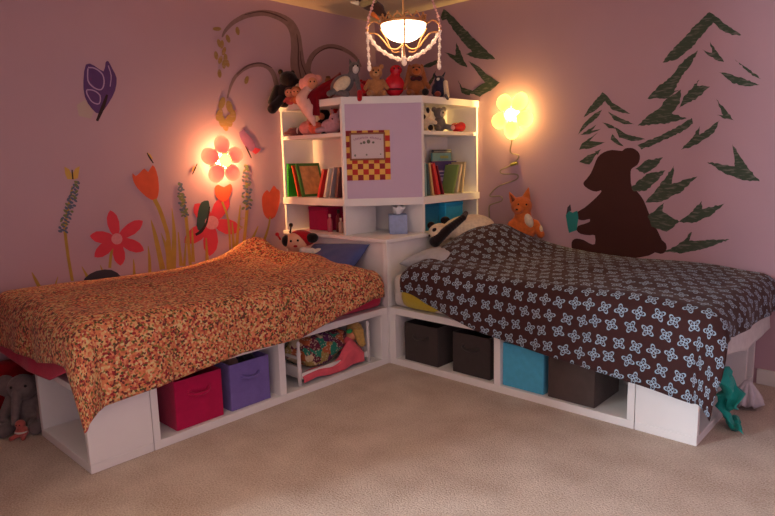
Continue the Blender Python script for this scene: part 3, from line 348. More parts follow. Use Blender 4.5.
('L','painted_grass','olive painted grass blades',[('olive',[[-2013,780,-2014,760,-2016,731,-2018,701,-2020,670,-2023,638,-2025,615,-2004,612,-2003,635,-2001,668,-2000,700,-2002,730,-2006,760,-2009,780],[-2108,714,-2112,683,-2116,642,-2120,611,-2099,609,-2101,640,-2101,683,-2103,713],[-2650,716,-2648,703,-2645,684,-2640,665,-2633,643,-2625,621,-2620,605,-2602,613,-2608,629,-2617,650,-2625,671,-2633,689,-2641,706,-2647,717],[-2399,711,-2394,691,-2386,664,-2381,644,-2364,651,-2374,669,-2387,694,-2396,712],[-2300,706,-2298,692,-2295,674,-2293,661,-2281,664,-2286,677,-2292,694,-2297,706],[-2526,675,-2532,664,-2539,650,-2544,639,-2536,635,-2533,646,-2527,662,-2523,674],[-1897,804,-1898,745,-1897,664,-1898,605,-1872,604,-1878,664,-1885,745,-1891,804],[-1815,844,-1818,782,-1820,695,-1823,632,-1796,630,-1800,694,-1804,781,-1808,844],[-1719,860,-1725,797,-1733,710,-1739,647,-1712,643,-1712,708,-1711,796,-1712,860],[-1356,980,-1376,889,-1402,764,-1421,672,-1391,666,-1379,759,-1360,887,-1348,979],[-1222,828,-1247,795,-1281,750,-1306,717,-1277,703,-1259,739,-1233,788,-1214,825],[-1322,796,-1334,761,-1350,714,-1362,679,-1339,673,-1332,709,-1321,758,-1314,794],[-1426,872,-1430,809,-1434,722,-1438,659,-1407,657,-1411,721,-1415,809,-1418,872],[-1626,787,-1631,742,-1636,679,-1642,633,-1613,630,-1615,677,-1617,740,-1619,787],[-1765,802,-1775,751,-1789,681,-1799,630,-1779,626,-1773,678,-1764,749,-1758,801]])]),
('L','painted_lupine','tall blue grey painted flower spike under the yellow butterfly',[('olive',[[-2409,1152,-2426,1095,-2450,1015,-2468,953,-2474,928,-2474,919,-2473,904,-2473,868,-2472,823,-2471,777,-2468,726,-2465,675,-2462,639,-2446,639,-2448,676,-2452,727,-2455,777,-2456,823,-2457,868,-2457,904,-2458,920,-2458,925,-2452,949,-2436,1011,-2414,1091,-2398,1149]]),('bluegrey',[[-2364,1162,-2371,1161,-2379,1167,-2382,1176,-2378,1180,-2369,1178,-2363,1169],[-2371,1166,-2377,1164,-2383,1169,-2385,1176,-2381,1180,-2374,1179,-2369,1172],[-2384,1154,-2389,1151,-2398,1152,-2402,1158,-2400,1164,-2393,1165,-2385,1161],[-2369,1141,-2375,1141,-2384,1148,-2388,1156,-2384,1160,-2376,1156,-2369,1148],[-2391,1150,-2393,1144,-2402,1136,-2411,1132,-2413,1136,-2408,1145,-2398,1151],[-2370,1134,-2377,1134,-2385,1142,-2390,1150,-2387,1154,-2378,1149,-2371,1141],[-2384,1126,-2390,1125,-2397,1130,-2399,1137,-2395,1141,-2388,1139,-2383,1132],[-2403,1125,-2403,1119,-2409,1113,-2416,1111,-2419,1116,-2416,1122,-2408,1127],[-2389,1108,-2396,1107,-2404,1114,-2408,1122,-2403,1127,-2395,1124,-2388,1115],[-2409,1110,-2411,1104,-2419,1096,-2428,1093,-2431,1097,-2425,1105,-2416,1111],[-2376,1111,-2378,1105,-2385,1098,-2394,1095,-2396,1099,-2391,1107,-2382,1112],[-2419,1094,-2420,1087,-2428,1078,-2438,1076,-2441,1081,-2436,1090,-2426,1095],[-2403,1078,-2409,1077,-2417,1083,-2420,1091,-2416,1095,-2408,1092,-2402,1085],[-2417,1070,-2423,1068,-2434,1072,-2441,1078,-2440,1082,-2430,1081,-2420,1076],[-2386,1065,-2393,1065,-2402,1072,-2405,1081,-2402,1085,-2393,1081,-2387,1072],[-2407,1061,-2413,1057,-2423,1059,-2428,1066,-2426,1072,-2417,1073,-2409,1068],[-2394,1044,-2400,1040,-2409,1042,-2414,1048,-2412,1054,-2404,1055,-2396,1050],[-2413,1045,-2419,1042,-2429,1045,-2436,1051,-2434,1056,-2424,1056,-2415,1051],[-2438,1029,-2445,1028,-2453,1034,-2455,1042,-2451,1047,-2443,1044,-2437,1036],[-2408,1034,-2413,1032,-2423,1035,-2429,1041,-2428,1045,-2419,1045,-2410,1040],[-2422,1029,-2428,1029,-2436,1036,-2440,1044,-2436,1048,-2428,1044,-2422,1036],[-2430,1021,-2430,1015,-2436,1009,-2443,1008,-2446,1012,-2443,1019,-2435,1023],[-2422,995,-2428,995,-2436,1002,-2440,1010,-2437,1014,-2429,1010,-2422,1002],[-2434,1007,-2435,1000,-2443,992,-2452,990,-2455,995,-2450,1004,-2441,1009],[-2463,989,-2464,982,-2471,975,-2479,974,-2483,979,-2478,987,-2470,992],[-2426,973,-2433,973,-2441,980,-2444,989,-2440,993,-2432,989,-2426,980],[-2441,985,-2446,982,-2454,984,-2459,990,-2457,995,-2450,996,-2443,991],[-2436,959,-2440,956,-2448,958,-2452,963,-2450,968,-2444,968,-2437,964],[-2448,965,-2455,965,-2462,971,-2466,980,-2462,984,-2454,980,-2448,972],[-2451,952,-2457,950,-2468,953,-2474,960,-2473,964,-2464,963,-2454,958],[-2482,928,-2488,927,-2495,932,-2497,940,-2493,944,-2486,942,-2481,935],[-2449,935,-2449,929,-2456,922,-2463,921,-2466,925,-2462,932,-2455,937],[-2461,936,-2466,933,-2474,935,-2478,940,-2476,945,-2469,946,-2463,942],[-2479,911,-2485,908,-2495,911,-2501,918,-2499,923,-2490,923,-2481,918],[-2450,901,-2456,901,-2465,908,-2468,917,-2464,921,-2456,917,-2450,908],[-2465,916,-2471,913,-2482,916,-2488,923,-2486,929,-2477,929,-2467,923]]),('leafgreen',[[-2373,1170,-2379,1166,-2388,1168,-2394,1174,-2392,1180,-2383,1181,-2375,1176],[-2375,1148,-2382,1147,-2391,1154,-2394,1163,-2390,1167,-2381,1164,-2374,1155],[-2376,1129,-2377,1122,-2385,1115,-2393,1113,-2396,1117,-2392,1125,-2383,1130],[-2393,1096,-2399,1093,-2409,1096,-2415,1102,-2413,1107,-2404,1107,-2396,1102],[-2385,1085,-2391,1081,-2400,1083,-2405,1090,-2403,1095,-2395,1096,-2387,1091],[-2434,1049,-2441,1048,-2448,1054,-2451,1062,-2447,1066,-2439,1063,-2434,1055],[-2444,1013,-2451,1012,-2459,1019,-2463,1028,-2459,1032,-2450,1029,-2443,1020],[-2411,1013,-2416,1009,-2424,1011,-2429,1017,-2426,1023,-2419,1024,-2412,1020],[-2446,993,-2452,989,-2462,992,-2467,998,-2465,1004,-2456,1005,-2448,1000],[-2469,978,-2470,972,-2476,966,-2483,965,-2486,969,-2482,976,-2475,980],[-2467,957,-2467,950,-2473,944,-2481,943,-2484,948,-2481,955,-2473,959],[-2445,944,-2451,944,-2457,949,-2460,956,-2456,960,-2450,957,-2445,950]])]),
('L','painted_lupine','small blue grey painted flower spike beside the red flower',[('olive',[[-1778,1049,-1774,1028,-1767,995,-1763,941,-1760,841,-1759,719,-1758,630,-1736,628,-1737,718,-1738,841,-1741,941,-1748,998,-1756,1031,-1763,1052]]),('bluegrey',[[-1757,1140,-1758,1132,-1768,1124,-1779,1121,-1783,1127,-1777,1136,-1766,1142],[-1763,1128,-1772,1127,-1783,1135,-1788,1145,-1783,1150,-1772,1146,-1763,1136],[-1770,1124,-1770,1117,-1778,1110,-1788,1108,-1791,1113,-1787,1120,-1777,1125],[-1756,1106,-1764,1106,-1775,1114,-1780,1123,-1776,1127,-1765,1123,-1757,1114],[-1760,1131,-1762,1123,-1772,1115,-1783,1111,-1787,1115,-1780,1124,-1768,1131],[-1773,1090,-1781,1090,-1791,1098,-1796,1107,-1792,1111,-1782,1107,-1773,1097],[-1746,1098,-1753,1095,-1766,1098,-1774,1105,-1772,1110,-1761,1110,-1749,1105],[-1760,1106,-1760,1097,-1769,1089,-1780,1087,-1785,1093,-1780,1102,-1768,1108],[-1772,1074,-1780,1070,-1791,1072,-1798,1079,-1796,1086,-1785,1087,-1775,1082],[-1751,1066,-1759,1065,-1768,1071,-1772,1080,-1767,1084,-1757,1082,-1750,1073],[-1739,1052,-1748,1048,-1761,1051,-1770,1059,-1767,1066,-1755,1066,-1742,1060],[-1768,1013,-1777,1010,-1791,1013,-1800,1021,-1798,1027,-1785,1027,-1772,1021],[-1737,1019,-1746,1015,-1759,1019,-1768,1026,-1765,1032,-1753,1032,-1741,1026],[-1745,995,-1753,993,-1762,999,-1764,1007,-1759,1012,-1749,1010,-1744,1003],[-1753,987,-1762,987,-1773,995,-1777,1005,-1772,1009,-1761,1005,-1753,995],[-1764,972,-1772,968,-1785,972,-1794,980,-1791,986,-1779,987,-1767,980],[-1749,979,-1756,976,-1768,979,-1776,985,-1773,991,-1763,991,-1752,986],[-1745,957,-1754,953,-1768,956,-1777,965,-1774,971,-1761,972,-1749,965],[-1728,941,-1735,938,-1748,941,-1756,948,-1754,954,-1742,954,-1731,948],[-1750,931,-1758,931,-1767,937,-1771,945,-1766,949,-1757,946,-1750,938]]),('leafgreen',[[-1769,1133,-1776,1129,-1786,1131,-1792,1137,-1789,1143,-1780,1144,-1771,1139],[-1755,1070,-1763,1067,-1777,1070,-1786,1077,-1783,1083,-1771,1083,-1759,1077],[-1770,1055,-1779,1051,-1793,1054,-1802,1062,-1799,1069,-1786,1070,-1773,1064],[-1756,1069,-1756,1061,-1766,1052,-1778,1050,-1783,1055,-1777,1065,-1765,1071],[-1769,1035,-1777,1033,-1787,1040,-1790,1049,-1785,1054,-1775,1051,-1768,1042],[-1746,1032,-1754,1032,-1764,1039,-1769,1048,-1765,1052,-1755,1048,-1746,1039],[-1752,1034,-1760,1031,-1773,1034,-1782,1041,-1780,1046,-1768,1046,-1756,1040],[-1751,1033,-1753,1025,-1764,1015,-1776,1013,-1780,1018,-1773,1028,-1761,1034],[-1762,1000,-1769,995,-1781,998,-1788,1005,-1785,1012,-1774,1013,-1764,1008],[-1733,985,-1734,978,-1743,970,-1754,968,-1758,972,-1752,981,-1741,987],[-1757,957,-1765,954,-1779,958,-1788,965,-1786,970,-1774,970,-1761,964],[-1738,952,-1747,953,-1758,961,-1763,971,-1758,975,-1747,971,-1738,960],[-1764,951,-1764,944,-1772,937,-1782,935,-1786,940,-1781,947,-1771,952]])]),
('L','painted_lupine','blue grey painted flower spike below the lit lamp',[('olive',[[-1302,1143,-1303,1098,-1305,1033,-1311,957,-1327,861,-1348,755,-1363,679,-1338,673,-1323,750,-1302,857,-1286,955,-1281,1032,-1282,1099,-1284,1144]]),('bluegrey',[[-1280,1222,-1291,1220,-1303,1227,-1307,1237,-1301,1243,-1289,1240,-1279,1231],[-1295,1201,-1295,1193,-1304,1185,-1315,1184,-1321,1190,-1316,1199,-1305,1204],[-1262,1193,-1263,1184,-1273,1175,-1286,1173,-1291,1179,-1285,1189,-1272,1195],[-1272,1182,-1281,1178,-1296,1181,-1305,1188,-1303,1195,-1289,1195,-1275,1190],[-1304,1158,-1314,1156,-1325,1161,-1328,1171,-1321,1176,-1310,1174,-1303,1166],[-1258,1144,-1267,1143,-1279,1150,-1284,1160,-1279,1165,-1267,1161,-1257,1152],[-1308,1133,-1318,1131,-1329,1137,-1333,1147,-1327,1153,-1315,1150,-1307,1141],[-1252,1120,-1261,1119,-1274,1127,-1280,1137,-1274,1142,-1262,1138,-1252,1128],[-1277,1130,-1285,1125,-1297,1127,-1305,1134,-1302,1141,-1291,1142,-1280,1137],[-1299,1100,-1307,1096,-1319,1099,-1327,1105,-1324,1111,-1313,1112,-1302,1107],[-1295,1083,-1303,1079,-1316,1081,-1324,1088,-1321,1095,-1310,1096,-1298,1090],[-1247,1073,-1255,1068,-1267,1070,-1274,1078,-1271,1085,-1260,1087,-1249,1081],[-1280,1078,-1288,1074,-1299,1076,-1307,1083,-1304,1089,-1293,1091,-1282,1086],[-1309,1065,-1310,1057,-1320,1049,-1333,1046,-1337,1052,-1331,1061,-1318,1067],[-1254,1066,-1255,1058,-1266,1050,-1278,1048,-1282,1053,-1276,1061,-1263,1067],[-1281,1056,-1291,1055,-1303,1062,-1307,1072,-1302,1077,-1290,1073,-1281,1064],[-1263,1036,-1264,1027,-1276,1017,-1291,1014,-1296,1020,-1288,1030,-1274,1037],[-1281,1029,-1289,1025,-1302,1027,-1309,1034,-1306,1040,-1295,1041,-1284,1036],[-1304,1011,-1306,1003,-1318,994,-1331,991,-1336,996,-1328,1006,-1314,1013],[-1282,1012,-1283,1003,-1293,994,-1307,992,-1312,999,-1306,1009,-1293,1015],[-1258,968,-1269,967,-1281,975,-1286,986,-1281,991,-1268,987,-1258,976],[-1286,991,-1286,983,-1295,976,-1306,975,-1310,980,-1305,987,-1294,992],[-1266,948,-1275,947,-1285,954,-1290,963,-1285,967,-1274,964,-1266,955],[-1283,961,-1285,952,-1297,943,-1310,940,-1315,946,-1308,956,-1294,962]]),('leafgreen',[[-1264,1227,-1272,1224,-1283,1226,-1291,1232,-1288,1237,-1278,1238,-1267,1234],[-1267,1231,-1277,1227,-1294,1230,-1305,1238,-1302,1245,-1287,1246,-1272,1240],[-1287,1216,-1288,1208,-1299,1199,-1311,1196,-1316,1202,-1310,1211,-1297,1217],[-1259,1197,-1269,1197,-1283,1205,-1289,1216,-1284,1221,-1271,1216,-1259,1206],[-1272,1227,-1273,1218,-1285,1208,-1299,1205,-1304,1211,-1297,1221,-1282,1228],[-1274,1176,-1275,1167,-1287,1158,-1300,1155,-1305,1161,-1299,1171,-1285,1178],[-1260,1120,-1259,1111,-1268,1103,-1280,1102,-1286,1108,-1281,1117,-1270,1122],[-1276,1114,-1277,1105,-1290,1095,-1304,1092,-1310,1098,-1302,1108,-1287,1116],[-1317,1026,-1326,1024,-1337,1031,-1340,1040,-1335,1044,-1324,1042,-1316,1033],[-1249,1002,-1259,998,-1276,1002,-1287,1011,-1284,1018,-1269,1018,-1253,1011],[-1296,984,-1305,980,-1321,984,-1332,992,-1329,998,-1315,998,-1300,991],[-1318,964,-1318,955,-1328,947,-1340,946,-1345,952,-1340,962,-1328,967]])]),
('L','painted_fern','olive painted curled fern stem',[('olive',[[-1360,890,-1353,888,-1344,886,-1336,884,-1330,884,-1326,886,-1325,892,-1329,894,-1335,895,-1342,895,-1349,894,-1358,891,-1366,887,-1373,882,-1378,876,-1382,869,-1382,861,-1379,853,-1375,845,-1368,838,-1359,833,-1351,828,-1342,825,-1333,823,-1326,822,-1320,822,-1316,824,-1316,830,-1320,832,-1326,833,-1333,833,-1340,831,-1349,829,-1357,825,-1364,820,-1369,814,-1373,806,-1372,798,-1370,790,-1365,783,-1358,776,-1349,770,-1341,765,-1332,762,-1323,760,-1316,759,-1310,759,-1306,761,-1307,768,-1312,769,-1318,770,-1323,770,-1323,763,-1319,762,-1313,762,-1311,762,-1312,767,-1313,767,-1316,767,-1322,768,-1329,769,-1337,772,-1345,776,-1353,781,-1358,787,-1362,793,-1364,799,-1364,805,-1362,810,-1357,815,-1352,819,-1346,822,-1338,824,-1331,825,-1326,826,-1322,825,-1321,825,-1322,830,-1322,829,-1325,829,-1331,830,-1339,832,-1347,835,-1355,839,-1362,844,-1368,849,-1371,855,-1373,861,-1373,867,-1371,872,-1366,877,-1361,881,-1354,884,-1347,886,-1340,888,-1335,888,-1331,887,-1331,887,-1331,892,-1332,892,-1335,891,-1342,893,-1351,895,-1357,897]])]),
('L','painted_butterfly','small yellow painted butterfly above the flower spike',[('yellow_paint',[[-2434,1257,-2412,1244,-2400,1216,-2400,1188,-2425,1190,-2434,1217],[-2355,1258,-2379,1246,-2396,1220,-2394,1187,-2372,1193,-2363,1224]]),('ink',[[-2400,1240,-2401,1225,-2401,1204,-2402,1189,-2394,1189,-2394,1204,-2394,1225,-2394,1240]])]),
('L','painted_butterfly','small yellow painted butterfly above the orange tulip',[('yellow_paint',[[-1969,1331,-1949,1317,-1934,1290,-1956,1297]]),('ink',[[-1972,1326,-1969,1318,-1965,1306,-1959,1294,-1952,1283,-1944,1272,-1938,1265,-1933,1267,-1938,1276,-1944,1288,-1950,1299,-1956,1310,-1963,1321,-1967,1328]])]),
('L','painted_butterfly','small yellow painted butterfly left of the lit lamp',[('yellow_paint',[[-1691,1215,-1671,1245,-1657,1234,-1674,1208]]),('ink',[[-1684,1192,-1678,1201,-1670,1213,-1661,1226,-1656,1238,-1650,1249,-1647,1257,-1652,1259,-1657,1252,-1664,1241,-1672,1230,-1678,1217,-1685,1204,-1690,1194]])]),
('L','painted_butterfly','purple painted butterfly with lavender wing outlines high on the wall',[('cream_paint',[[-2339,1583,-2294,1612,-2252,1550,-2272,1512,-2334,1525]]),('purple',[[-2271,1798,-2251,1805,-2229,1797,-2203,1780,-2180,1770,-2170,1792,-2164,1819,-2156,1828,-2147,1826,-2138,1809,-2128,1785,-2117,1764,-2110,1740,-2114,1707,-2125,1671,-2144,1635,-2168,1600,-2195,1564,-2221,1540,-2242,1545,-2262,1566,-2280,1593,-2293,1628,-2296,1669,-2292,1713,-2284,1761]]),('lavender',[[-2262,1780,-2253,1780,-2239,1781,-2226,1778,-2213,1772,-2200,1762,-2190,1751,-2186,1737,-2185,1720,-2187,1705,-2191,1692,-2197,1680,-2204,1674,-2213,1673,-2226,1676,-2238,1682,-2249,1691,-2259,1702,-2265,1716,-2265,1736,-2262,1761,-2259,1778,-2266,1778,-2269,1760,-2272,1735,-2272,1713,-2265,1697,-2254,1685,-2242,1676,-2229,1670,-2215,1666,-2202,1668,-2191,1677,-2184,1690,-2180,1705,-2178,1721,-2179,1739,-2184,1755,-2194,1768,-2209,1778,-2223,1785,-2238,1788,-2252,1787,-2261,1787],[-2279,1663,-2269,1663,-2255,1663,-2243,1660,-2231,1654,-2221,1646,-2214,1637,-2214,1623,-2217,1607,-2223,1597,-2231,1596,-2244,1599,-2256,1606,-2265,1617,-2272,1633,-2277,1646,-2278,1654,-2277,1661,-2275,1666,-2282,1666,-2283,1662,-2285,1654,-2284,1643,-2278,1630,-2270,1614,-2260,1601,-2247,1593,-2232,1589,-2219,1592,-2211,1605,-2207,1623,-2208,1640,-2216,1651,-2227,1660,-2240,1666,-2254,1669,-2268,1669,-2278,1669],[-2154,1803,-2151,1790,-2145,1771,-2143,1751,-2145,1729,-2150,1707,-2154,1691,-2148,1691,-2145,1707,-2140,1729,-2137,1752,-2140,1773,-2145,1792,-2149,1805]]),('ink',[[-2177,1647,-2186,1631,-2198,1607,-2210,1583,-2223,1555,-2237,1525,-2247,1504,-2235,1499,-2223,1519,-2206,1548,-2191,1576,-2181,1602,-2172,1627,-2167,1645]])]),
('L','painted_butterfly','mauve painted butterfly with red wing tip right of the lit lamp',[('mauve',[[-1328,1456,-1320,1463,-1308,1466,-1295,1475,-1283,1481,-1282,1471,-1278,1457,-1261,1447,-1241,1434,-1224,1414,-1210,1392,-1203,1368,-1204,1347,-1221,1334,-1243,1331,-1265,1344,-1285,1364,-1302,1385,-1315,1408,-1325,1434]]),('red_paint',[[-1207,1358,-1161,1347,-1181,1327,-1207,1313,-1233,1330]]),('ink',[[-1288,1365,-1283,1355,-1276,1342,-1269,1328,-1261,1313,-1252,1297,-1246,1286,-1240,1288,-1244,1300,-1251,1316,-1258,1332,-1267,1346,-1276,1359,-1282,1368]])]),
('L','painted_hill','dark slate painted mound just above the duvet',[('slate_paint',[[-2402,623,-2389,645,-2359,665,-2323,676,-2277,678,-2237,669,-2206,647,-2186,619,-2186,588]])]),
]

WC = (187, 155, 165)
PAINT = {
 'bear': mat('paint_bear', (66, 34, 30), .8, var=.06, vscale=9), 'teal_paint': mat('paint_teal', (40, 132, 128), .8), 'slate_paint': mat('paint_slate', (62, 58, 66), .8),
 'fir': dry('paint_fir', (66, 80, 64), (112, 112, 102), .40, 55), 'bark': mat('paint_bark', (138, 112, 108), .85, var=.12, vscale=25), 'bark_dark': mat('paint_bark_dark', (92, 66, 66), .85),
 'leaf_olive': dry('paint_leaf', (158, 128, 76), (170, 138, 110), .40, 60), 'red_paint': mat('paint_red', (212, 62, 78), .8, var=.05, vscale=14), 'pink_paint': mat('paint_pink', (216, 140, 146), .8, var=.1, vscale=50),
 'olive': mat('paint_olive', (176, 142, 66), .85, var=.1, vscale=20), 'tulip': mat('paint_tulip', (206, 84, 56), .8, var=.1, vscale=16), 'bluegrey': mat('paint_bluegrey', (96, 104, 124), .85),
 'leafgreen': mat('paint_leafgreen', (116, 124, 84), .85), 'ink': mat('paint_ink', (56, 40, 42), .85), 'dkgreen': mat('paint_darkgreen', (52, 78, 74), .8), 'yellow_paint': mat('paint_yellow', (206, 166, 84), .85),
 'purple': mat('paint_purple', (92, 62, 112), .8, var=.08, vscale=20), 'lavender': mat('paint_lavender', (176, 150, 186), .8), 'cream_paint': mat('paint_cream', (186, 166, 156), .85), 'mauve': mat('paint_mauve', (150, 100, 138), .8, var=.12, vscale=20)}
lay = {'L': 0, 'R': 0}
for wl, name, label, items in MURAL:
    lay[wl] += 1
    me_v, me_f, mi = [], [], []; ms = []
    for k, (mn, polys) in enumerate(items):
        ms.append(PAINT[mn])
        for q, P in enumerate(polys):
            off = .0012+.00012*lay[wl]+.0004*k+.000012*q
            pts = [(P[i]/1000, P[i+1]/1000) for i in range(0, len(P), 2)]
            base = len(me_v)
            me_v += [((off, a, z) if wl == 'L' else (a, -off, z)) for a, z in pts]
            for t in tessellate_polygon([[Vector((a, z, 0)) for a, z in pts]]):
                me_f.append([base+i for i in t]); mi.append(k)
    me = bpy.data.meshes.new(name); me.from_pydata(me_v, [], me_f)
    for m in ms: me.materials.append(m)
    me.polygons.foreach_set('material_index', mi)
    want = Vector((1, 0, 0)) if wl == 'L' else Vector((0, -1, 0))
    bm = B(); bm.from_mesh(me); bm.normal_update()
    bmesh.ops.reverse_faces(bm, faces=[f for f in bm.faces if f.normal.dot(want) < 0]); bm.to_mesh(me); bm.free()
    tag(obm(name, me, wall_left if wl == 'L' else wall_right), label)

# ------------------------------------------------------------------ corner cabinet and bookcase
H1, HB, H2 = .358, .752, .777
t = thing('corner_cabinet', 'square white corner cabinet between the heads of the two beds', 'cabinet', (.5, -.5, 0))
bm = B(); box(bm, .004, .985, -.985, -.004, 0, HB, .003); ob('cabinet_box', bm, WHITE, t)
bm = B(); box(bm, .004, 1.008, -1.008, -.004, HB, H2, .004); ob('cabinet_top', bm, WHITE, t)
bm = B(); box(bm, .985, 1.004, -1.004, -.965, 0, HB, .002); box(bm, .965, .985, -1.004, -.985, 0, HB, .002); ob('corner_trim', bm, WHITE, t)

a, d = .631, .985
ZM0, ZM1, ZS0, ZS1, ZT0, ZT1 = .965, 1.012, 1.408, 1.432, 1.604, 1.648
bc = thing('corner_bookcase', 'white corner bookcase with a lilac centre panel and two open wings', 'bookcase', (.5, -.5, H2))
PENT = [(.004, -d), (a, -d), (d, -a), (d, -.004), (.004, -.004)]
def grow(e): return [(.004, -d-e), (a+e*.4, -d-e), (d+e, -a-e*.4), (d+e, -.004), (.004, -.004)]
bm = B(); prism(bm, grow(.008), ZT0, ZT1); ob('top_board', bm, WHITE, bc)
bm = B(); prism(bm, grow(.012), ZM0, ZM1); ob('middle_board', bm, WHITE, bc)
LW = -.715; RWX = .728      # back planes of the left and right wings
bm = B(); prism(bm, [(.022, -d+.004), (a-.02, -d+.004), (a-.02, LW), (.022, LW)], ZS0, ZS1); ob('shelf', bm, WHITE, bc)
bm = B(); prism(bm, [(d-.004, -a+.02), (d-.004, -.022), (RWX, -.022), (RWX, -a+.02)], ZS0, ZS1); ob('shelf', bm, WHITE, bc)
for z0, z1 in ((H2, ZM0), (ZM1, ZT0)):
    bm = B(); box(bm, .004, .024, -d, LW, z0, z1, .001); ob('side_panel', bm, WHITE, bc)
    bm = B(); box(bm, RWX, d, -.024, -.004, z0, z1, .001); ob('side_panel', bm, WHITE, bc)
    bm = B(); box(bm, a-.022, a, -d, LW, z0, z1, .001); ob('divider', bm, WHITE, bc)
    bm = B(); box(bm, RWX, d, -a, -a+.022, z0, z1, .001); ob('divider', bm, WHITE, bc)
    bm = B(); box(bm, .004, a, LW, LW+.012, z0, z1); ob('back_panel', bm, WHITE, bc)
    bm = B(); box(bm, RWX-.012, RWX, -a, -.004, z0, z1); ob('back_panel', bm, WHITE, bc)
bm = B(); panel(bm, (a+.002, -d+.002), (d-.002, -a-.002), .016, ZM1, ZT0); tag(ob('centre_panel', bm, LILAC, bc), 'lilac painted centre panel')
bm = B(); panel(bm, (a+.001, -d-.003), (a+.014, -d+.010), .02, ZM1, ZT0); ob('panel_trim', bm, WHITE, bc)
bm = B(); panel(bm, (d-.014, -a-.010), (d-.001, -a+.003), .02, ZM1, ZT0); ob('panel_trim', bm, WHITE, bc)
bm = B(); panel(bm, (a-.16, LW+.02), (RWX+.05, -a+.14), .012, H2, ZM0); ob('niche_back', bm, WHITE, bc)

# poster on the centre panel
DG = Matrix.Translation((a+.001, -d+.001, 0)) @ Matrix.Rotation(PI/4, 4, 'Z')    # local x along the panel, -y towards the room
def checker():
    m = mat('checkered_paper', (220, 150, 70), .7); nt = m.node_tree; b = nt.nodes['Principled BSDF']
    tc = nt.nodes.new('ShaderNodeTexCoord'); mp = nt.nodes.new('ShaderNodeMapping'); nt.links.new(tc.outputs['UV'], mp.inputs[0])
    ck = nt.nodes.new('ShaderNodeTexChecker'); ck.inputs['Scale'].default_value = 1; nt.links.new(mp.outputs[0], ck.inputs['Vector'])
    ck.inputs['Color1'].default_value = col((236, 188, 92)); 
    sp = nt.nodes.new('ShaderNodeSeparateXYZ'); nt.links.new(mp.outputs[0], sp.inputs[0])
    md = nt.nodes.new('ShaderNodeMath'); md.operation = 'MODULO'; md.inputs[1].default_value = 2; nt.links.new(sp.outputs[0], md.inputs[0])
    gt = nt.nodes.new('ShaderNodeMath'); gt.operation = 'GREATER_THAN'; gt.inputs[1].default_value = 1; nt.links.new(md.outputs[0], gt.inputs[0])
    mx = nt.nodes.new('ShaderNodeMix'); mx.data_type = 'RGBA'; mx.inputs[6].default_value = col((150, 44, 48)); mx.inputs[7].default_value = col((196, 52, 42)); nt.links.new(gt.outputs[0], mx.inputs[0])
    nt.links.new(mx.outputs[2], ck.inputs['Color2']); nt.links.new(ck.outputs[0], b.inputs['Base Color'])
    return m
PX0, PX1, PZ0, PZ1 = .018, .296, 1.128, 1.440
me = bpy.data.meshes.new('checkered_poster')
vs = [DG @ Vector(p) for p in ((PX0, -.004, PZ0), (PX1, -.004, PZ0), (PX1, -.004, PZ1), (PX0, -.004, PZ1), (PX0, -.001, PZ0), (PX1, -.001, PZ0), (PX1, -.001, PZ1), (PX0, -.001, PZ1))]
me.from_pydata(vs, [], [(0, 1, 2, 3), (7, 6, 5, 4), (0, 4, 5, 1), (1, 5, 6, 2), (2, 6, 7, 3), (3, 7, 4, 0)])
uvl = me.uv_layers.new(name='UVMap')
cell = (PX1-PX0)/8
for li, l in enumerate(me.loops):
    v = DG.inverted() @ me.vertices[l.vertex_index].co
    uvl.data[li].uv = ((v.x-PX0)/cell, (v.z-PZ0)/cell)
me.materials.append(checker())
po = thing('checkered_poster', 'red and yellow checkered paper mat on the lilac panel behind the picture', 'poster', DG @ Vector((.157, 0, PZ0)), PI/4)
obm('paper_mat', me, po)
pf = thing('framed_picture', 'small landscape picture in a thin brown frame on the checkered mat', 'picture', DG @ Vector((.157, -.006, 1.26)), PI/4)
FM = mat('picture_frame_brown', (150, 92, 62), .5); PAPER = mat('picture_paper', (214, 196, 196), .7)
fx0, fx1, fz0, fz1 = .040, .266, 1.254, 1.426
bm = B()
for q in ((fx0, fx1, fz0, fz0+.011), (fx0, fx1, fz1-.011, fz1), (fx0, fx0+.011, fz0, fz1), (fx1-.011, fx1, fz0, fz1)): box(bm, q[0], q[1], -.018, -.006, q[2], q[3], .002)
bmesh.ops.transform(bm, matrix=DG, verts=bm.verts[:]); ob('frame', bm, FM, pf)
bm = B(); box(bm, fx0+.008, fx1-.008, -.012, -.006, fz0+.008, fz1-.008); bmesh.ops.transform(bm, matrix=DG, verts=bm.verts[:]); prn = ob('print', bm, PAPER, pf)
bm = B()
for k in range(17):                              # an arc of small purple capitals, too small to read
    if k == 9: continue
    u = -1+2*k/16; cx = (fx0+fx1)/2+u*.082; cz = 1.395-.012*u*u
    M_ = DG @ Matrix.Translation((cx, -.0127, cz)) @ Matrix.Rotation(u*.25, 4, 'Y')
    box(bm, -.0036, -.0018, -.0006, .0006, -.006, .006, 0, M_); box(bm, .0018, .0036, -.0006, .0006, -.006, .006 if k % 3 else .001, 0, M_); box(bm, -.0018, .0018, -.0006, .0006, (.004 if k % 2 else -.001), (.006 if k % 2 else .001), 0, M_)
ob('lettering', bm, mat('print_purple', (150, 84, 122), .7), prn)
for cx, cz, w_, h_ in ((.113, 1.36, .016, .012), (.132, 1.365, .02, .018), (.160, 1.37, .024, .026), (.19, 1.364, .018, .014), (.073, 1.285, .012, .016), (.146, 1.288, .012, .012), (.235, 1.29, .01, .008)):
    bm = B(); ell(bm, (cx, -.0125, cz), (w_/2, .001, h_/2), None, 10, 6); bmesh.ops.transform(bm, matrix=DG, verts=bm.verts[:]); ob('printed_figure', bm, mat('print_green_grey', (112, 112, 96), .7), prn)

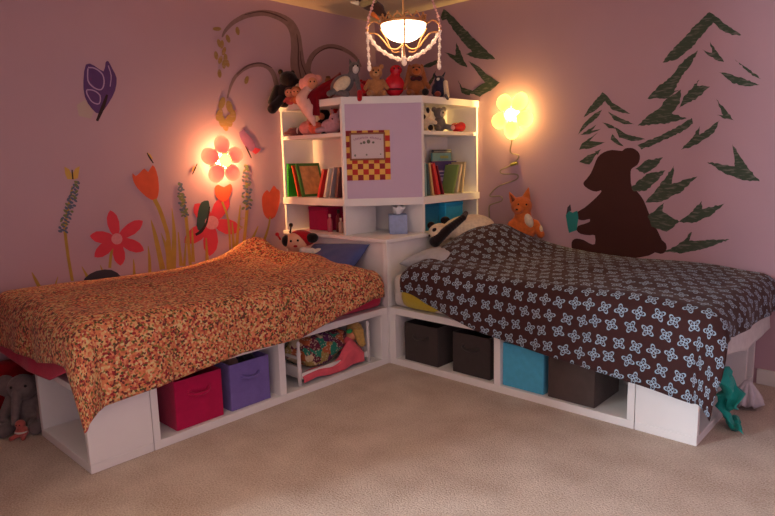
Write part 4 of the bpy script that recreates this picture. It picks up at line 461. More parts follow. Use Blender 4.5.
# tissue box on the ledge
tb = thing('tissue_box', 'pale blue cube tissue box on the ledge below the lilac panel', 'tissue box', (.845, -.72, H2), PI/4)
bm = B(); box(bm, -.058, .058, -.058, .058, .0005, .125, .004); ob('carton', bm, mat('tissue_carton', (150, 168, 206), .6, var=.1, vscale=40), tb, world=False)
bm = B()
NN = 18; rows = []
for i in range(6):
    tt = i/5; rr = .012+.03*tt**.7
    rows.append([bm.verts.new(((rr*(1+.35*math.sin(3*an+tt*2)))*math.cos(an), (rr*.55*(1+.3*math.sin(2*an+1)))*math.sin(an), .122+.055*tt+.012*math.sin(4*an)*tt)) for an in [2*PI*k/NN for k in range(NN)]])
for A_, C_ in zip(rows, rows[1:]):
    for k in range(NN): bm.faces.new((A_[k], A_[(k+1) % NN], C_[(k+1) % NN], C_[k]))
tip = bm.verts.new((.004, 0, .166))
for k in range(NN): bm.faces.new((rows[-1][k], rows[-1][(k+1) % NN], tip))
tag(ob('tissue', bm, clothm('tissue', (232, 230, 228)), tb, True, False), 'white tissue pulled up from the slot')

# ------------------------------------------------------------------ bed frames, mattresses
def BX(side, bm, a0, a1, b0, b1, z0, z1, bev=.003):
    """box in bed coordinates: a from the headboard to the foot, b from the wall to the open side"""
    if side == 'L': return box(bm, b0, b1, -1.006-a1, -1.006-a0, z0, z1, bev)
    return box(bm, 1.006+a0, 1.006+a1, -b1, -b0, z0, z1, bev)
def PT(side, a_, b_, z): return Vector((b_, -1.006-a_, z)) if side == 'L' else Vector((1.006+a_, -b_, z))
def bed_unit(side, la, mids, label):
    p = PT(side, la/2, .7, 0)
    u = thing('bed_storage_unit', label, 'storage unit', p)
    bm = B(); BX(side, bm, 0, la, .012, 1.0, H1-.04, H1); ob('top_board', bm, WHITE, u)
    bm = B(); BX(side, bm, 0, la, .55, 1.0, .0, .04); ob('bottom_board', bm, WHITE, u)
    bm = B(); BX(side, bm, 0, la, .548, .562, .04, H1-.04, 0); ob('back_panel', bm, WHITE, u)
    for a0, a1 in mids:
        bm = B(); BX(side, bm, a0, a1, .562, .999, .04, H1-.04, .002); ob('upright', bm, WHITE, u)
    return u
LA, RA = 1.533, 1.511
bed_unit('L', LA, [(0, .06), (.795, .836), (LA-.032, LA)], 'long white two bay storage base under the orange floral bed')
bed_unit('R', RA, [(0, .05), (.757, .797), (RA-.034, RA)], 'long white two bay storage base under the brown flowered bed')
def foot_unit(side, a0, a1, label, split, bmin=.012):
    u = thing('bed_foot_unit', label, 'storage unit', PT(side, (a0+a1)/2, .5, 0))
    bm = B(); BX(side, bm, a0, a1, .012, 1.0, H1-.03, H1); ob('top_board', bm, WHITE, u)
    bm = B(); BX(side, bm, a0, a1, bmin, 1.0, 0, .04); ob('bottom_board', bm, WHITE, u)
    bm = B(); BX(side, bm, a0, a1, .972, .999, .04, H1-.03, .002); ob('side_panel', bm, WHITE, u)
    bm = B(); BX(side, bm, a0, a1, bmin, bmin+.03, .04, H1-.03, .002); ob('side_panel', bm, WHITE, u)
    if split:
        bm = B(); BX(side, bm, a0, a1, split, split+.03, .04, H1-.03, .002); ob('divider', bm, WHITE, u)
    bm = B(); BX(side, bm, a0, a0+.012, bmin+.03, .972, .04, H1-.03, 0); ob('back_panel', bm, WHITE, u)
foot_unit('L', LA+.003, 1.808, 'white foot end cabinet of the orange floral bed', None, .43)
foot_unit('R', RA+.003, 1.780, 'white foot end cabinet of the brown flowered bed', .17)

def cushion(name, bm_dims, m, parent, M, pw=2.6, nx=30, ny=24):
    """soft pillow: two puffed sheets meeting at a seam"""
    lx, ly, h = bm_dims; bm = B(); top, bot = [], []
    for j in range(ny+1):
        rt, rb = [], []
        for i in range(nx+1):
            x = -1+2*i/nx; y = -1+2*j/ny
            e = max(0, (1-abs(x)**pw))*max(0, (1-abs(y)**pw)); e = e**.42
            pin = 1-.05*(1-abs(x)**2)*(abs(y)**6)-.05*(1-abs(y)**2)*(abs(x)**6)*0
            k = 1-.06*(1-y*y)*abs(x)**4; k2 = 1-.06*(1-x*x)*abs(y)**4
            wr = .06*h*noise.noise(Vector((x*3, y*3, lx*7)))*e
            X, Y = x*lx/2*k, y*ly/2*k2
            edge = i in (0, nx) or j in (0, ny)
            vt = bm.verts.new(M @ Vector((X, Y, e*h/2+wr)))
            rt.append(vt); rb.append(vt if edge else bm.verts.new(M @ Vector((X, Y, -e*h/2+wr))))
        top.append(rt); bot.append(rb)
    for j in range(ny):
        for i in range(nx):
            bm.faces.new((top[j][i], top[j][i+1], top[j+1][i+1], top[j+1][i]))
            f = (bot[j][i], bot[j+1][i], bot[j+1][i+1], bot[j][i+1])
            if len(set(f)) >= 3:
                try: bm.faces.new(f)
                except ValueError: pass
    return ob(name, bm, m, parent, True)

def mattress(side, m, label, a1):
    bm = B(); BX(side, bm, .012, a1, .03, .985, H1+.001, .565, .045)
    o = ob('mattress', bm, m, None, True); tag(o, label, 'mattress'); return o
mattress('L', clothm('cerise_sheet', (196, 30, 74)), 'mattress in a cerise pink sheet under the orange floral duvet', 1.79)
mattress('R', clothm('white_sheet', (214, 210, 206)), 'mattress in a white sheet showing at the foot of the brown duvet', 1.80)

# ------------------------------------------------------------------ duvets
def lerp_tab(tab, x):
    if x <= tab[0][0]: return tab[0][1]
    for (x0, y0), (x1, y1) in zip(tab, tab[1:]):
        if x <= x1: return y0+(y1-y0)*(x-x0)/(x1-x0)
    return tab[-1][1]
def duvet(side, label, mats, ztop, head, hemf, hemfoot, as_, bs, seed, thick=.03, name='duvet', cat='duvet', amp=1, nl=120, nt=84, r=.10, fold=.011):
    """a quilt laid over the mattress: flat part, rounded edges and hanging sides with folds"""
    bm = B(); grid = []; uvs = {}
    bmin = .022
    for j in range(nt+1):
        row = []
        for i in range(nl+1):
            fj = j/nt; fi = i/nl
            # material coordinates
            aF = as_+lerp_tab(hemfoot, fj)              # how far it hangs past the foot edge
            bb_ = None
            a0 = lerp_tab(head, fj)
            A = a0+(aF-a0)*fi
            Bv = bmin+(bs+lerp_tab(hemf, min(A, as_+.1))-bmin)*fj
            dA = max(0, A-as_); dB = max(0, Bv-bs)
            D = math.hypot(dA, dB)
            ap, bp_ = min(A, as_), min(Bv, bs)
            z = ztop(ap, bp_)
            n1 = noise.noise(Vector((A*5, Bv*5, seed)))*.5+noise.noise(Vector((A*11, Bv*11, seed+9)))*.3
            if D > 0:
                q = r*PI/2
                if D < q: out = r*math.sin(D/r); drop = r*(1-math.cos(D/r))
                else: out = r+.10*(D-q); drop = r+(D-q)*.99
                ux, uy = dA/D, dB/D
                hang = min(1, drop/.2)
                wv = uy*(math.sin(A*15+seed+1.5*math.sin(A*5))+.4*math.sin(A*31+seed*2))+ux*(math.sin(Bv*17+seed*3)+.4*math.sin(Bv*29))
                corner = ux*uy*2
                out += fold*hang*wv*(1-corner)+corner*hang*(.03+.022*math.cos(3*math.atan2(uy, ux)+seed))
                P = PT(side, ap+ux*out, bp_+uy*out, z-drop+.006*n1*(1-hang)+.004*wv*hang*(1-corner))
            else:
                e = min(1, min(Bv-bmin, .12)/.12+.2)
                P = PT(side, A, Bv, z+.022*n1*e*amp)
            v = bm.verts.new(P); uvs[v] = (A, Bv); row.append(v)
        grid.append(row)
    for j in range(nt):
        for i in range(nl): bm.faces.new((grid[j][i], grid[j][i+1], grid[j+1][i+1], grid[j+1][i]))
    bmesh.ops.recalc_face_normals(bm, faces=bm.faces[:])
    bm.normal_update()
    if sum(f.normal.z for f in bm.faces) < 0: bmesh.ops.reverse_faces(bm, faces=bm.faces[:])
    ul = bm.loops.layers.uv.new('UVMap')
    for f in bm.faces:
        for l in f.loops: l[ul].uv = uvs[l.vert]
    me = bpy.data.meshes.new('duvet'); bm.to_mesh(me); bm.free()
    for m in mats: me.materials.append(m)
    o = bpy.data.objects.new('duvet', me); COL.objects.link(o)
    md = o.modifiers.new('s', 'SOLIDIFY'); md.thickness = thick; md.offset = -1; md.use_rim = True; md.material_offset = len(mats)-1; md.material_offset_rim = len(mats)-1
    dg = bpy.context.evaluated_depsgraph_get(); new = bpy.data.meshes.new_from_object(o.evaluated_get(dg))
    bpy.data.objects.remove(o); bpy.data.meshes.remove(me); new.name = name
    new.polygons.foreach_set('use_smooth', [True]*len(new.polygons))
    o = obm(name, new); return tag(o, label, cat)
def g(x, c, s): return math.exp(-((x-c)/s)**2)
def ztL(a_, b_):
    z = .632+.010*math.sin(a_*4+1)
    z += .115*g(a_, .30, .17)*g(b_, .10, .20)+.02*g(a_, .55, .2)*g(b_, .15, .3)
    z -= .02*g(a_, .42, .06)*g(b_, .5, .25)
    z += .035*g(a_, .22, .12)*g(b_, .42, .22)
    z -= .03*g(a_, .1, .1)*g(b_, .9, .2)
    z -= .02*g(a_, 0.08, .07)
    z += .015*g(b_, .5, .3)
    return z
# front overhang so that the hem rises towards the head: ztop .63, bs .965
duvet('L', 'orange floral duvet spread over the bed along the left wall', [FLORAL, clothm('cerise_lining', (196, 40, 66))], ztL,
      head=[(0, .30), (.35, .30), (.5, .16), (.65, .09), (1, .09)],
      hemf=[(0, .19), (.10, .205), (.25, .255), (.75, .335), (1.1, .325), (1.55, .385), (1.8, .40), (1.9, .39)],
      hemfoot=[(0, .30), (.5, .28), (.66, .23), (.78, .23), (1, .27)], as_=1.76, bs=.965, seed=2.2)
def ztR(a_, b_):
    z = .634+.008*math.sin(a_*4.4)
    z += .185*g(a_, .30, .22)*g(b_, .36, .40)+.03*g(a_, .6, .25)*g(b_, .15, .3)
    z += .03*g(b_, .45, .4)*g(a_, 1.1, .5)
    z -= .03*g(a_, 1.8, .2)
    z -= .13*g(a_, .03, .10)*g(b_, 1.0, .22)
    return z
duvet('R', 'dark brown duvet with pale blue flowers on the bed along the right wall', [BROWNF], ztR,
      head=[(0, .26), (.35, .24), (.6, .14), (.8, .125), (1, .165)],
      hemf=[(0, .17), (.15, .20), (.35, .275), (.7, .35), (1.15, .40), (1.5, .44), (1.8, .45), (1.9, .43)],
      hemfoot=[(0, .24), (.6, .20), (.75, .16), (.85, .23), (1, .26)], as_=1.77, bs=.965, seed=5.1)

duvet('L', 'cerise pink top sheet showing under the foot of the orange floral duvet', [clothm('cerise_sheet', (196, 30, 74))], lambda a_, b_: .588,
      head=[(0, 1.35), (1, 1.35)], hemf=[(0, .10), (1.9, .10)], hemfoot=[(0, .275), (.45, .29), (.7, .27), (1, .16)], as_=1.765, bs=.93, seed=8.2, thick=.006, name='bed_sheet', cat='bed sheet', amp=.1, nl=60, nt=60, r=.06, fold=.004)
duvet('R', 'white top sheet hanging at the foot of the brown flowered duvet', [clothm('white_sheet', (214, 210, 206))], lambda a_, b_: .588,
      head=[(0, 1.35), (1, 1.35)], hemf=[(0, .10), (1.9, .10)], hemfoot=[(0, .30), (.5, .30), (.8, .24), (1, .16)], as_=1.765, bs=.93, seed=3.3, thick=.006, name='bed_sheet', cat='bed sheet', amp=.1, nl=60, nt=60, r=.06, fold=.004)

# pillows, bedding at the head
R_ = lambda x, y, z: Euler((x, y, z)).to_matrix().to_4x4()
t = thing('pillow', 'dark blue pillow leaning on the white cabinet at the left bed', 'pillow', (.6, -1.1, .58))
cushion('cushion', (.54, .34, .10), clothm('blue_pillow', (78, 90, 142)), t, Matrix.Translation((.585, -1.12, .612)) @ R_(math.radians(38), math.radians(-4), 0))
t = thing('pillow', 'pale grey pillow below the panda plush on the right bed', 'pillow', (1.2, -.6, .58))
cushion('cushion', (.34, .62, .13), clothm('grey_pillow', (176, 178, 186)), t, Matrix.Translation((1.185, -.60, .640)) @ R_(0, math.radians(-8), 0))
bm = B(); BX('R', bm, .085, .40, .30, 1.02, H1+.003, .590, .07)
tag(ob('blanket', bm, clothm('yellow_blanket', (196, 178, 62)), None, True), 'yellow blanket edge showing beside the white cabinet under the brown duvet', 'blanket')

# ------------------------------------------------------------------ storage bins
def fabric_bin(side, a0, w_, m, label, depth=.30, front=.978, h=.235, z0=.041, handle=True, dark=None):
    u = thing('fabric_bin', label, 'storage bin', PT(side, a0+w_/2, front-depth/2, z0))
    bm = B()
    t_ = .008
    BX(side, bm, a0, a0+w_, front-t_, front, z0, z0+h, .003); BX(side, bm, a0, a0+w_, front-depth, front-depth+t_, z0, z0+h, .003)
    BX(side, bm, a0, a0+t_, front-depth+t_, front-t_, z0, z0+h, 0); BX(side, bm, a0+w_-t_, a0+w_, front-depth+t_, front-t_, z0, z0+h, 0)
    BX(side, bm, a0+t_, a0+w_-t_, front-depth+t_, front-t_, z0, z0+.01, 0)
    ob('bin_body', bm, m, u)
    if handle:
        bm = B(); c = a0+w_/2; zz = z0+h*.70
        P = [PT(side, c+dx, front+dy, zz+dz) for dx, dy, dz in ((-.05, .001, .0), (-.045, .012, -.004), (-.02, .02, -.012), (.02, .02, -.012), (.045, .012, -.004), (.05, .001, 0))]
        tube(bm, P, .008, 8); hd = ob('handle', bm, m, u, True)
        for q in (-.062, .042):
            bm = B(); BX(side, bm, c+q, c+q+.02, front, front+.004, zz-.014, zz+.014, .001); ob('handle_tab', bm, m, hd)
    return u
fabric_bin('L', 1.165, .245, clothm('bin_pink', (186, 22, 78)), 'bright pink fabric bin with a handle in the left bed base')
u = fabric_bin('L', .885, .235, clothm('bin_purple', (120, 104, 172)), 'purple fabric bin with a handle next to the bright pink bin')
DB = clothm('bin_dark', (66, 58, 56))
fabric_bin('R', .105, .255, DB, 'charcoal fabric bin nearest the white corner cabinet', depth=.27)
fabric_bin('R', .462, .250, DB, 'charcoal fabric bin between the other charcoal bin and the white upright', depth=.27, front=.97)
fabric_bin('R', .800, .240, clothm('bin_turquoise', (82, 176, 212)), 'turquoise fabric bin in the right bed base', depth=.27, handle=False)
fabric_bin('R', 1.066, .245, clothm('bin_taupe', (82, 70, 66)), 'brown grey fabric bin right of the turquoise bin', depth=.30, handle=False)
# things showing over the rim of the purple bin
for k, (c_, lab) in enumerate((((52, 52, 58), 'black soft toy on top inside the purple bin'), ((150, 120, 110), 'tan soft toy on top inside the purple bin'))):
    bm = B(); ell(bm, (.87-.03*k, -1.95-.085*k, .232), (.05, .042, .05)); tag(ob('soft_toy', bm, plushm('bin%d' % k, c_), None, True), lab, 'plush toy')

# ------------------------------------------------------------------ plush toys
PXM = .0066
EYE = mat('toy_eye_black', (22, 18, 18), .25, spec=.5)
def shapes(bm, L, s):
    for q in L:
        if q[0] == 'e': ell(bm, [v*s for v in q[1]], [v*s for v in q[2]], q[3] if len(q) > 3 else None, 18, 12)
        else: capsule(bm, [v*s for v in q[1]], [v*s for v in q[2]], q[3]*s, q[4]*s)
def toy(name, label, base, m, body, parts=(), rz=PI/4, s=PXM, cat='plush toy', vox=.0045, iters=2):
    u = thing(name, label, cat, base, rz)
    bm = B(); shapes(bm, body, s); remeshed('body', bm, m, u, vox, iters)
    seen = {}
    for pn, pm, L in parts:
        bm = B(); shapes(bm, L, s); par = u
        if pn in ('nose', 'snout') and 'muzzle' in seen: par = seen['muzzle']
        if pn in ('bow', 'collar') and 'dress' in seen: par = seen['dress']
        if pn == 'hair_bow': par = seen['hair']
        if len(L) > 1 or L[0][0] == 'c': seen[pn] = remeshed(pn, bm, pm, par, vox*.75, 1)
        else: seen[pn] = ob(pn, bm, pm, par, True, False)
    return u
def sit(H, ears='round', arms=True, legs=True, hx=0, wide=1.0):
    k = H
    L = [('e', (0, 0, .27*k), (.19*k*wide, .16*k, .27*k)), ('e', (hx*k, -.03*k, .70*k), (.20*k, .18*k, .19*k)), ('e', (0, 0, .48*k), (.11*k, .11*k, .1*k))]
    for sx in (-1, 1):
        if arms: L.append(('c', (sx*.15*k*wide, -.02*k, .46*k), (sx*.25*k*wide, -.15*k, .24*k), .075*k, .065*k))
        if legs: L.append(('c', (sx*.12*k, -.08*k, .09*k), (sx*.22*k, -.30*k, .09*k), .09*k, .085*k))
        if ears == 'round': L.append(('e', (hx*k+sx*.17*k, -.01*k, .88*k), (.08*k, .05*k, .08*k)))
        if ears == 'long': L.append(('c', (hx*k+sx*.17*k, 0, .83*k), (hx*k+sx*.25*k, -.04*k, .42*k), .05*k, .075*k))
        if ears == 'point': L.append(('c', (hx*k+sx*.12*k, 0, .85*k), (hx*k+sx*.17*k, 0, 1.03*k), .075*k, .015*k))
        if ears == 'tall': L.append(('c', (hx*k+sx*.09*k, 0, .86*k), (hx*k+sx*.13*k, .02*k, 1.2*k), .045*k, .035*k))
    return L
def face(H, mz, hx=0, nose=EYE, ms=1.0):
    k = H; P = []
    if mz is not None: P.append(('muzzle', mz, [('e', (hx*k, -.18*k, .66*k), (.10*k*ms, .08*k*ms, .08*k*ms))]))
    P.append(('nose', nose, [('e', (hx*k, -.26*k, .685*k), (.035*k, .025*k, .026*k))]))
    for sx in (-1, 1): P.append(('eye', EYE, [('e', (hx*k+sx*.08*k, -.195*k, .755*k), (.024*k, .02*k, .026*k))]))
    return P
BLK = plushm('black', (34, 24, 24)); TAN = plushm('tan', (176, 122, 78)); CRM = plushm('cream', (226, 204, 172)); GRY = plushm('grey', (104, 98, 100)); REDP = plushm('red', (176, 24, 34))
BRN = plushm('brown', (150, 88, 50)); PNK = plushm('pink', (226, 146, 140)); ORG = plushm('orange', (212, 112, 50)); WHT = plushm('white', (222, 214, 204)); LIL = plushm('lilac', (190, 146, 158))
SKIN = clothm('doll_skin', (224, 150, 112)); PKC = clothm('doll_pink', (232, 160, 150)); REDC = clothm('red_cloth', (124, 14, 28))
ZT = ZT1+.001
# --- along the top of the bookcase, from the left wall to the right
toy('bear_plush', 'large black bear plush slumped at the left wall end of the bookcase top', (.082, -.995, ZT-.004), BLK,
    [('e', (-1, 0, 8), (10, 8, 11)), ('e', (4, -2, 23), (8.5, 8, 7.5)), ('e', (10, -4, 20.5), (4.5, 4, 4)), ('e', (-3, 0, 30), (2.6, 1.8, 2.6)), ('e', (8, 2, 29.5), (2.4, 1.8, 2.4)), ('c', (-7, -2, 14), (-12, -7, 2), 4, 4), ('c', (-4, -6, 4), (-12, -13, -5), 4.2, 4.6), ('c', (6, -4, 12), (12, -7, 14), 3.4, 3)],
    [('paw', CRM, [('e', (14, -8, 15.5), (4, 2.4, 3))]), ('nose', EYE, [('e', (13.6, -6.5, 21.3), (1.3, 1.2, 1))]), ('eye', EYE, [('e', (6.5, -9.2, 25), (.8, .6, .8))])], rz=PI/4+.1, s=.0072)
def doll(name, label, base, hair, dress, s=PXM, rz=PI/4, cat='doll'):
    return toy(name, label, base, SKIN, [('e', (0, 0, 8.5), (4, 3.6, 4)), ('e', (0, 0, 5), (1.6, 1.6, 2))],
        [('hair', hair, [('e', (0, 1, 9.6), (4.4, 3.8, 4))]), ('dress', dress, [('e', (0, 0, 2.4), (4, 3.2, 3.4)), ('c', (-2.5, -1, 4), (-4.5, -2.5, 1.5), 1.2, 1), ('c', (2.5, -1, 4), (4.5, -2.5, 1.5), 1.2, 1)]),
         ('eye', EYE, [('e', (-1.4, -3.3, 8.8), (.5, .4, .5))]), ('eye', EYE, [('e', (1.4, -3.3, 8.8), (.5, .4, .5))])], rz, s, cat)
doll('small_doll', 'small dark haired doll in front of the black bear, nearer the wall', (.150, -1.008, ZT-.004), plushm('hair_dark', (60, 26, 22)), clothm('dress_rose', (196, 84, 76)), s=.0082)
doll('small_doll', 'small ginger haired doll in front of the black bear, nearer the pink doll', (.205, -.995, ZT-.004), plushm('hair_ginger', (190, 110, 60)), clothm('dress_orange', (212, 116, 72)), s=.0082)
toy('hooded_doll', 'pale pink hooded doll whose long dress hangs over the bookcase edge', (.325, -.965, ZT), PKC,
    [('e', (0, 0, 16), (8, 6.5, 8)), ('e', (-8, 0, 15), (3, 3, 5)), ('e', (6, 1, 19), (4, 4, 4))],
    [('face', SKIN, [('e', (1.6, -5, 15), (4.6, 3, 5))]), ('eye', EYE, [('e', (0, -8, 16), (.6, .4, .7))]), ('eye', EYE, [('e', (3.4, -8, 16), (.6, .4, .7))]),
     ('dress', clothm('dress_pale', (236, 184, 172)), [('c', (-3, -1, 9), (-7, -5, 1), 5, 7), ('c', (-7, -5, 1), (-3, -9, -7), 7, 6.5), ('c', (-3, -9, -7), (2, -9.5, -21), 6.5, 1.6), ('c', (2, -2, 8), (7, -5, 3), 4, 3)]),
     ('collar', WHT, [('c', (-5, -5.4, 8.6), (6, -5.4, 8), 1.3, 1.3)]), ('hand', SKIN, [('e', (9, -7, 5), (1.8, 1.5, 1.6))])], rz=PI/4, s=.0074)
toy('tan_doll', 'olive brown doll sitting behind the pink hooded doll', (.30, -.79, ZT), plushm('olive', (142, 98, 62)), [('e', (0, 0, 22), (3.6, 3.4, 4)), ('e', (0, 0, 12), (5.5, 4.5, 9)), ('c', (4, 0, 16), (9, -1, 12), 2, 1.8)],
    [('hat', plushm('olive_dark', (116, 78, 56)), [('e', (0, 0, 25.5), (2.6, 2.4, 1.8))])])
# red cloth: draped strip over the edge
def cloth_strip(name, label, pts, w0, m, cat, wob=.2, seed=0, nrm=Vector((0, 0, 1)), thick=.006):
    P = spline(pts, 6); bm = B(); rows = []; N = len(P); M_ = 8
    for i, p in enumerate(P):
        dd = (P[min(i+1, N-1)]-P[max(i-1, 0)]).normalized(); sd = dd.cross(nrm).normalized(); up = sd.cross(dd)
        w_ = w0(i/(N-1)) if callable(w0) else w0
        rows.append([bm.verts.new(p+sd*w_*(k/M_-.5)+up*w_*wob*math.sin(k*1.7+i*.5+seed)) for k in range(M_+1)])
    for A_, C_ in zip(rows, rows[1:]):
        for k in range(M_): bm.faces.new((A_[k], A_[k+1], C_[k+1], C_[k]))
    me_o = ob(name, bm, m, None, True)
    md = me_o.modifiers.new('s', 'SOLIDIFY'); md.thickness = thick; md.offset = 0
    return tag(me_o, label, cat)
cloth_strip('red_scarf', 'dark red cloth lying between the pink hooded doll and the grey cat', [(.395, -1.02, 1.55), (.40, -1.01, 1.655), (.43, -.965, 1.695), (.50, -.93, 1.725), (.57, -.895, 1.77)], lambda t_: .085+.02*t_, REDC, 'cloth', .10, 0, Vector((.7, -.7, .1)))
toy('cat_plush', 'grey cat plush with a cream belly and red booties on the bookcase top', (.60, -.925, ZT), GRY,
    [('e', (-2, 0, 11), (11, 6, 8), (0, -.55, 0)), ('e', (9, -1, 24), (5, 4.6, 5.4)), ('c', (6, 0, 17), (9, 0, 22), 4.5, 4), ('c', (10, -2, 18), (13, -6, 4), 2.4, 2), ('c', (-8, -3, 6), (-13, -7, 3), 2.6, 2.4), ('c', (-4, -4, 4), (2, -9, 2), 2.6, 2.6), ('c', (6, 0, 28), (5, 0, 32), 1.6, .5), ('c', (12, 0, 28), (13, 0, 32), 1.6, .5)],
    [('belly', CRM, [('e', (-2, -4.2, 11), (8.5, 3, 5.2), (0, -.65, 0))]), ('muzzle', WHT, [('e', (9.8, -4, 23), (2.8, 2.4, 3.6))]), ('bootie', REDP, [('c', (13, -6.5, 3.4), (12.6, -10, -2), 2.6, 2.2)]), ('bootie', REDP, [('c', (14, -3, 9), (16, -5, 4), 2.6, 2.2)]),
     ('eye', EYE, [('e', (8.2, -5.4, 25.6), (.7, .5, .8))]), ('eye', EYE, [('e', (11.6, -5.4, 25.6), (.7, .5, .8))])], s=.0074)
toy('small_red_bear', 'small dark red plush between the grey cat and the tan teddy bear', (.655, -.80, ZT), REDP, sit(19), face(19, None))
toy('teddy_bear', 'light tan teddy bear beside the glossy red toy on the bookcase top', (.748, -.79, ZT), TAN, sit(32, wide=1.3), face(32, plushm('light_tan', (202, 158, 108))))
GR = mat('glossy_red', (196, 16, 40), .25, spec=.5)
toy('red_toy', 'glossy bright red round toy with a wide mouth between two brown bears', (.822, -.70, ZT), GR,
    [('e', (0, 0, 10.5), (10, 8.5, 10.5)), ('e', (2, 0, 25), (6, 5.5, 5)), ('e', (1, 0, 20), (5, 5, 3))],
    [('mouth', mat('toy_mouth_dark', (96, 10, 22), .5), [('e', (0, -5.8, 6.4), (7.4, 3.2, 1.1))]), ('eye', EYE, [('e', (0, -5, 26), (.8, .7, .8))]), ('eye', EYE, [('e', (4, -5, 26), (.8, .7, .8))])], rz=PI/4+.05)
toy('dog_plush', 'brown dog plush with long ears and a dark bow on the bookcase top', (.905, -.585, ZT), BRN, sit(35, 'long', wide=1.35), face(35, plushm('rust', (176, 96, 46)), ms=1.25)+[
    ('bow', plushm('bow_dark', (70, 28, 30)), [('e', (-3, -6, 16.5), (3, 1.6, 2.4)), ('e', (3, -6, 16.5), (3, 1.6, 2.4)), ('e', (0, -6, 16.5), (1.4, 1.6, 1.4))]), ('paw', BLK, [('e', (8, -11, 3.2), (3.4, 2.6, 3.4))])])
toy('rabbit_plush', 'dark blue grey rabbit plush with a cream front at the right of the bookcase top', (.93, -.375, ZT), plushm('navy', (54, 52, 72)),
    [('e', (-1, 0, 8), (7, 5.5, 8.5)), ('e', (0, -1, 17), (5.4, 5, 5)), ('c', (-3, 0, 20), (-5, 1, 24), 1.5, .8), ('c', (3, 0, 20), (7, 1, 26), 1.5, .7), ('c', (-5, -1, 11), (-8, -5, 5), 2.2, 2)],
    [('bib', CRM, [('c', (5, -4.6, 15), (6, -5.6, 2), 2.4, 2.8)]), ('cheek', WHT, [('e', (-2.5, -4.6, 18), (1.8, 1.4, 1.6))]), ('paw', plushm('rust2', (150, 78, 62)), [('e', (-4, -7, 3.4), (3.4, 3, 3))]), ('foot', GRY, [('c', (4, -8, 2), (5, -11, -1.5), 1.6, 1.4)])], rz=PI/4+.2)

# --- upper left compartment
ZC = ZS1+.001
toy('rag_doll', 'small dark striped doll in the left upper compartment beside the wall side', (.10, -.93, ZC), plushm('darkstripe', (112, 66, 70)), [('c', (-4, 0, 3.4), (5, -1, 3.4), 3.2, 3.4), ('e', (7, -1, 4.4), (3.4, 3, 3.6)), ('c', (-3, -2, 3), (-7, -4, 2), 1.6, 1.4)],
    [('cap', plushm('maroon', (110, 22, 40)), [('e', (8, -.5, 6.4), (3, 2.6, 2.2))]), ('collar', WHT, [('e', (3.4, -1.4, 4), (1.3, 3.2, 3.3))])], rz=PI/8, s=.0088)
toy('pig_plush', 'round pink plush in the left upper compartment beside the striped doll', (.22, -.92, ZC), PNK, [('e', (0, 0, 4.4), (6, 5, 4.8)), ('e', (3.5, -3, 6), (3, 2.8, 3)), ('c', (1.6, -2.6, 8), (1, -2.6, 10), 1.2, .4), ('c', (5, -2.6, 8), (5.6, -2.6, 10), 1.2, .4)], [('snout', PKC, [('e', (3.8, -5.8, 5.8), (1.4, .8, 1.2))])], rz=PI/8, s=.0105)
toy('bird_plush', 'small coral plush bird in the left upper compartment below the hanging dress', (.315, -.93, ZC), plushm('coral', (226, 112, 88)), [('e', (0, 0, 4), (5, 4.4, 4.2)), ('e', (-1, -2.4, 6.4), (2.8, 2.6, 2.6)), ('c', (3, 1, 5), (6, 3, 7), 1.6, .6)], [('beak', ORG, [('c', (-1.2, -4.6, 6.3), (-1.4, -6.4, 6), .9, .3)])], rz=PI/8, s=.0105)
toy('black_doll', 'black haired doll in the left upper compartment below the red cloth', (.255, -.80, ZC), BLK, [('e', (0, 0, 17), (5.2, 4.6, 5)), ('e', (0, 0, 7), (5.4, 4.6, 7)), ('c', (-4, -1, 11), (-6, -4, 5), 1.8, 1.6)], [('face', SKIN, [('e', (-.5, -3.4, 15.8), (3, 1.8, 3))])], rz=PI/8, s=.0082)
toy('red_plush', 'red hatted plush at the back of the left upper compartment', (.375, -.80, ZC), REDP, [('e', (0, 0, 17), (4.2, 4, 4.4)), ('e', (0, 0, 7), (5, 4.4, 7))], [('face', ORG, [('e', (-1.5, -3, 15.5), (2.4, 1.8, 2.4))])], rz=PI/8, s=.0082)
toy('lilac_plush', 'dusty lilac plush rabbit in the left upper compartment against the divider', (.46, -.925, ZC), LIL, [('e', (0, 0, 4.8), (7.2, 5, 5)), ('e', (3.4, -1.6, 9.4), (3.8, 3.4, 3.6)), ('c', (2, 0, 12), (0, 1, 16), 1.2, .9), ('c', (5, 0, 12), (6.4, 1, 15.5), 1.2, .9), ('c', (-4, -3, 3), (-8, -5, 2), 1.9, 1.7)], [('nose', EYE, [('e', (3.4, -5, 9.2), (.6, .4, .5))])], rz=PI/8, s=.0098)
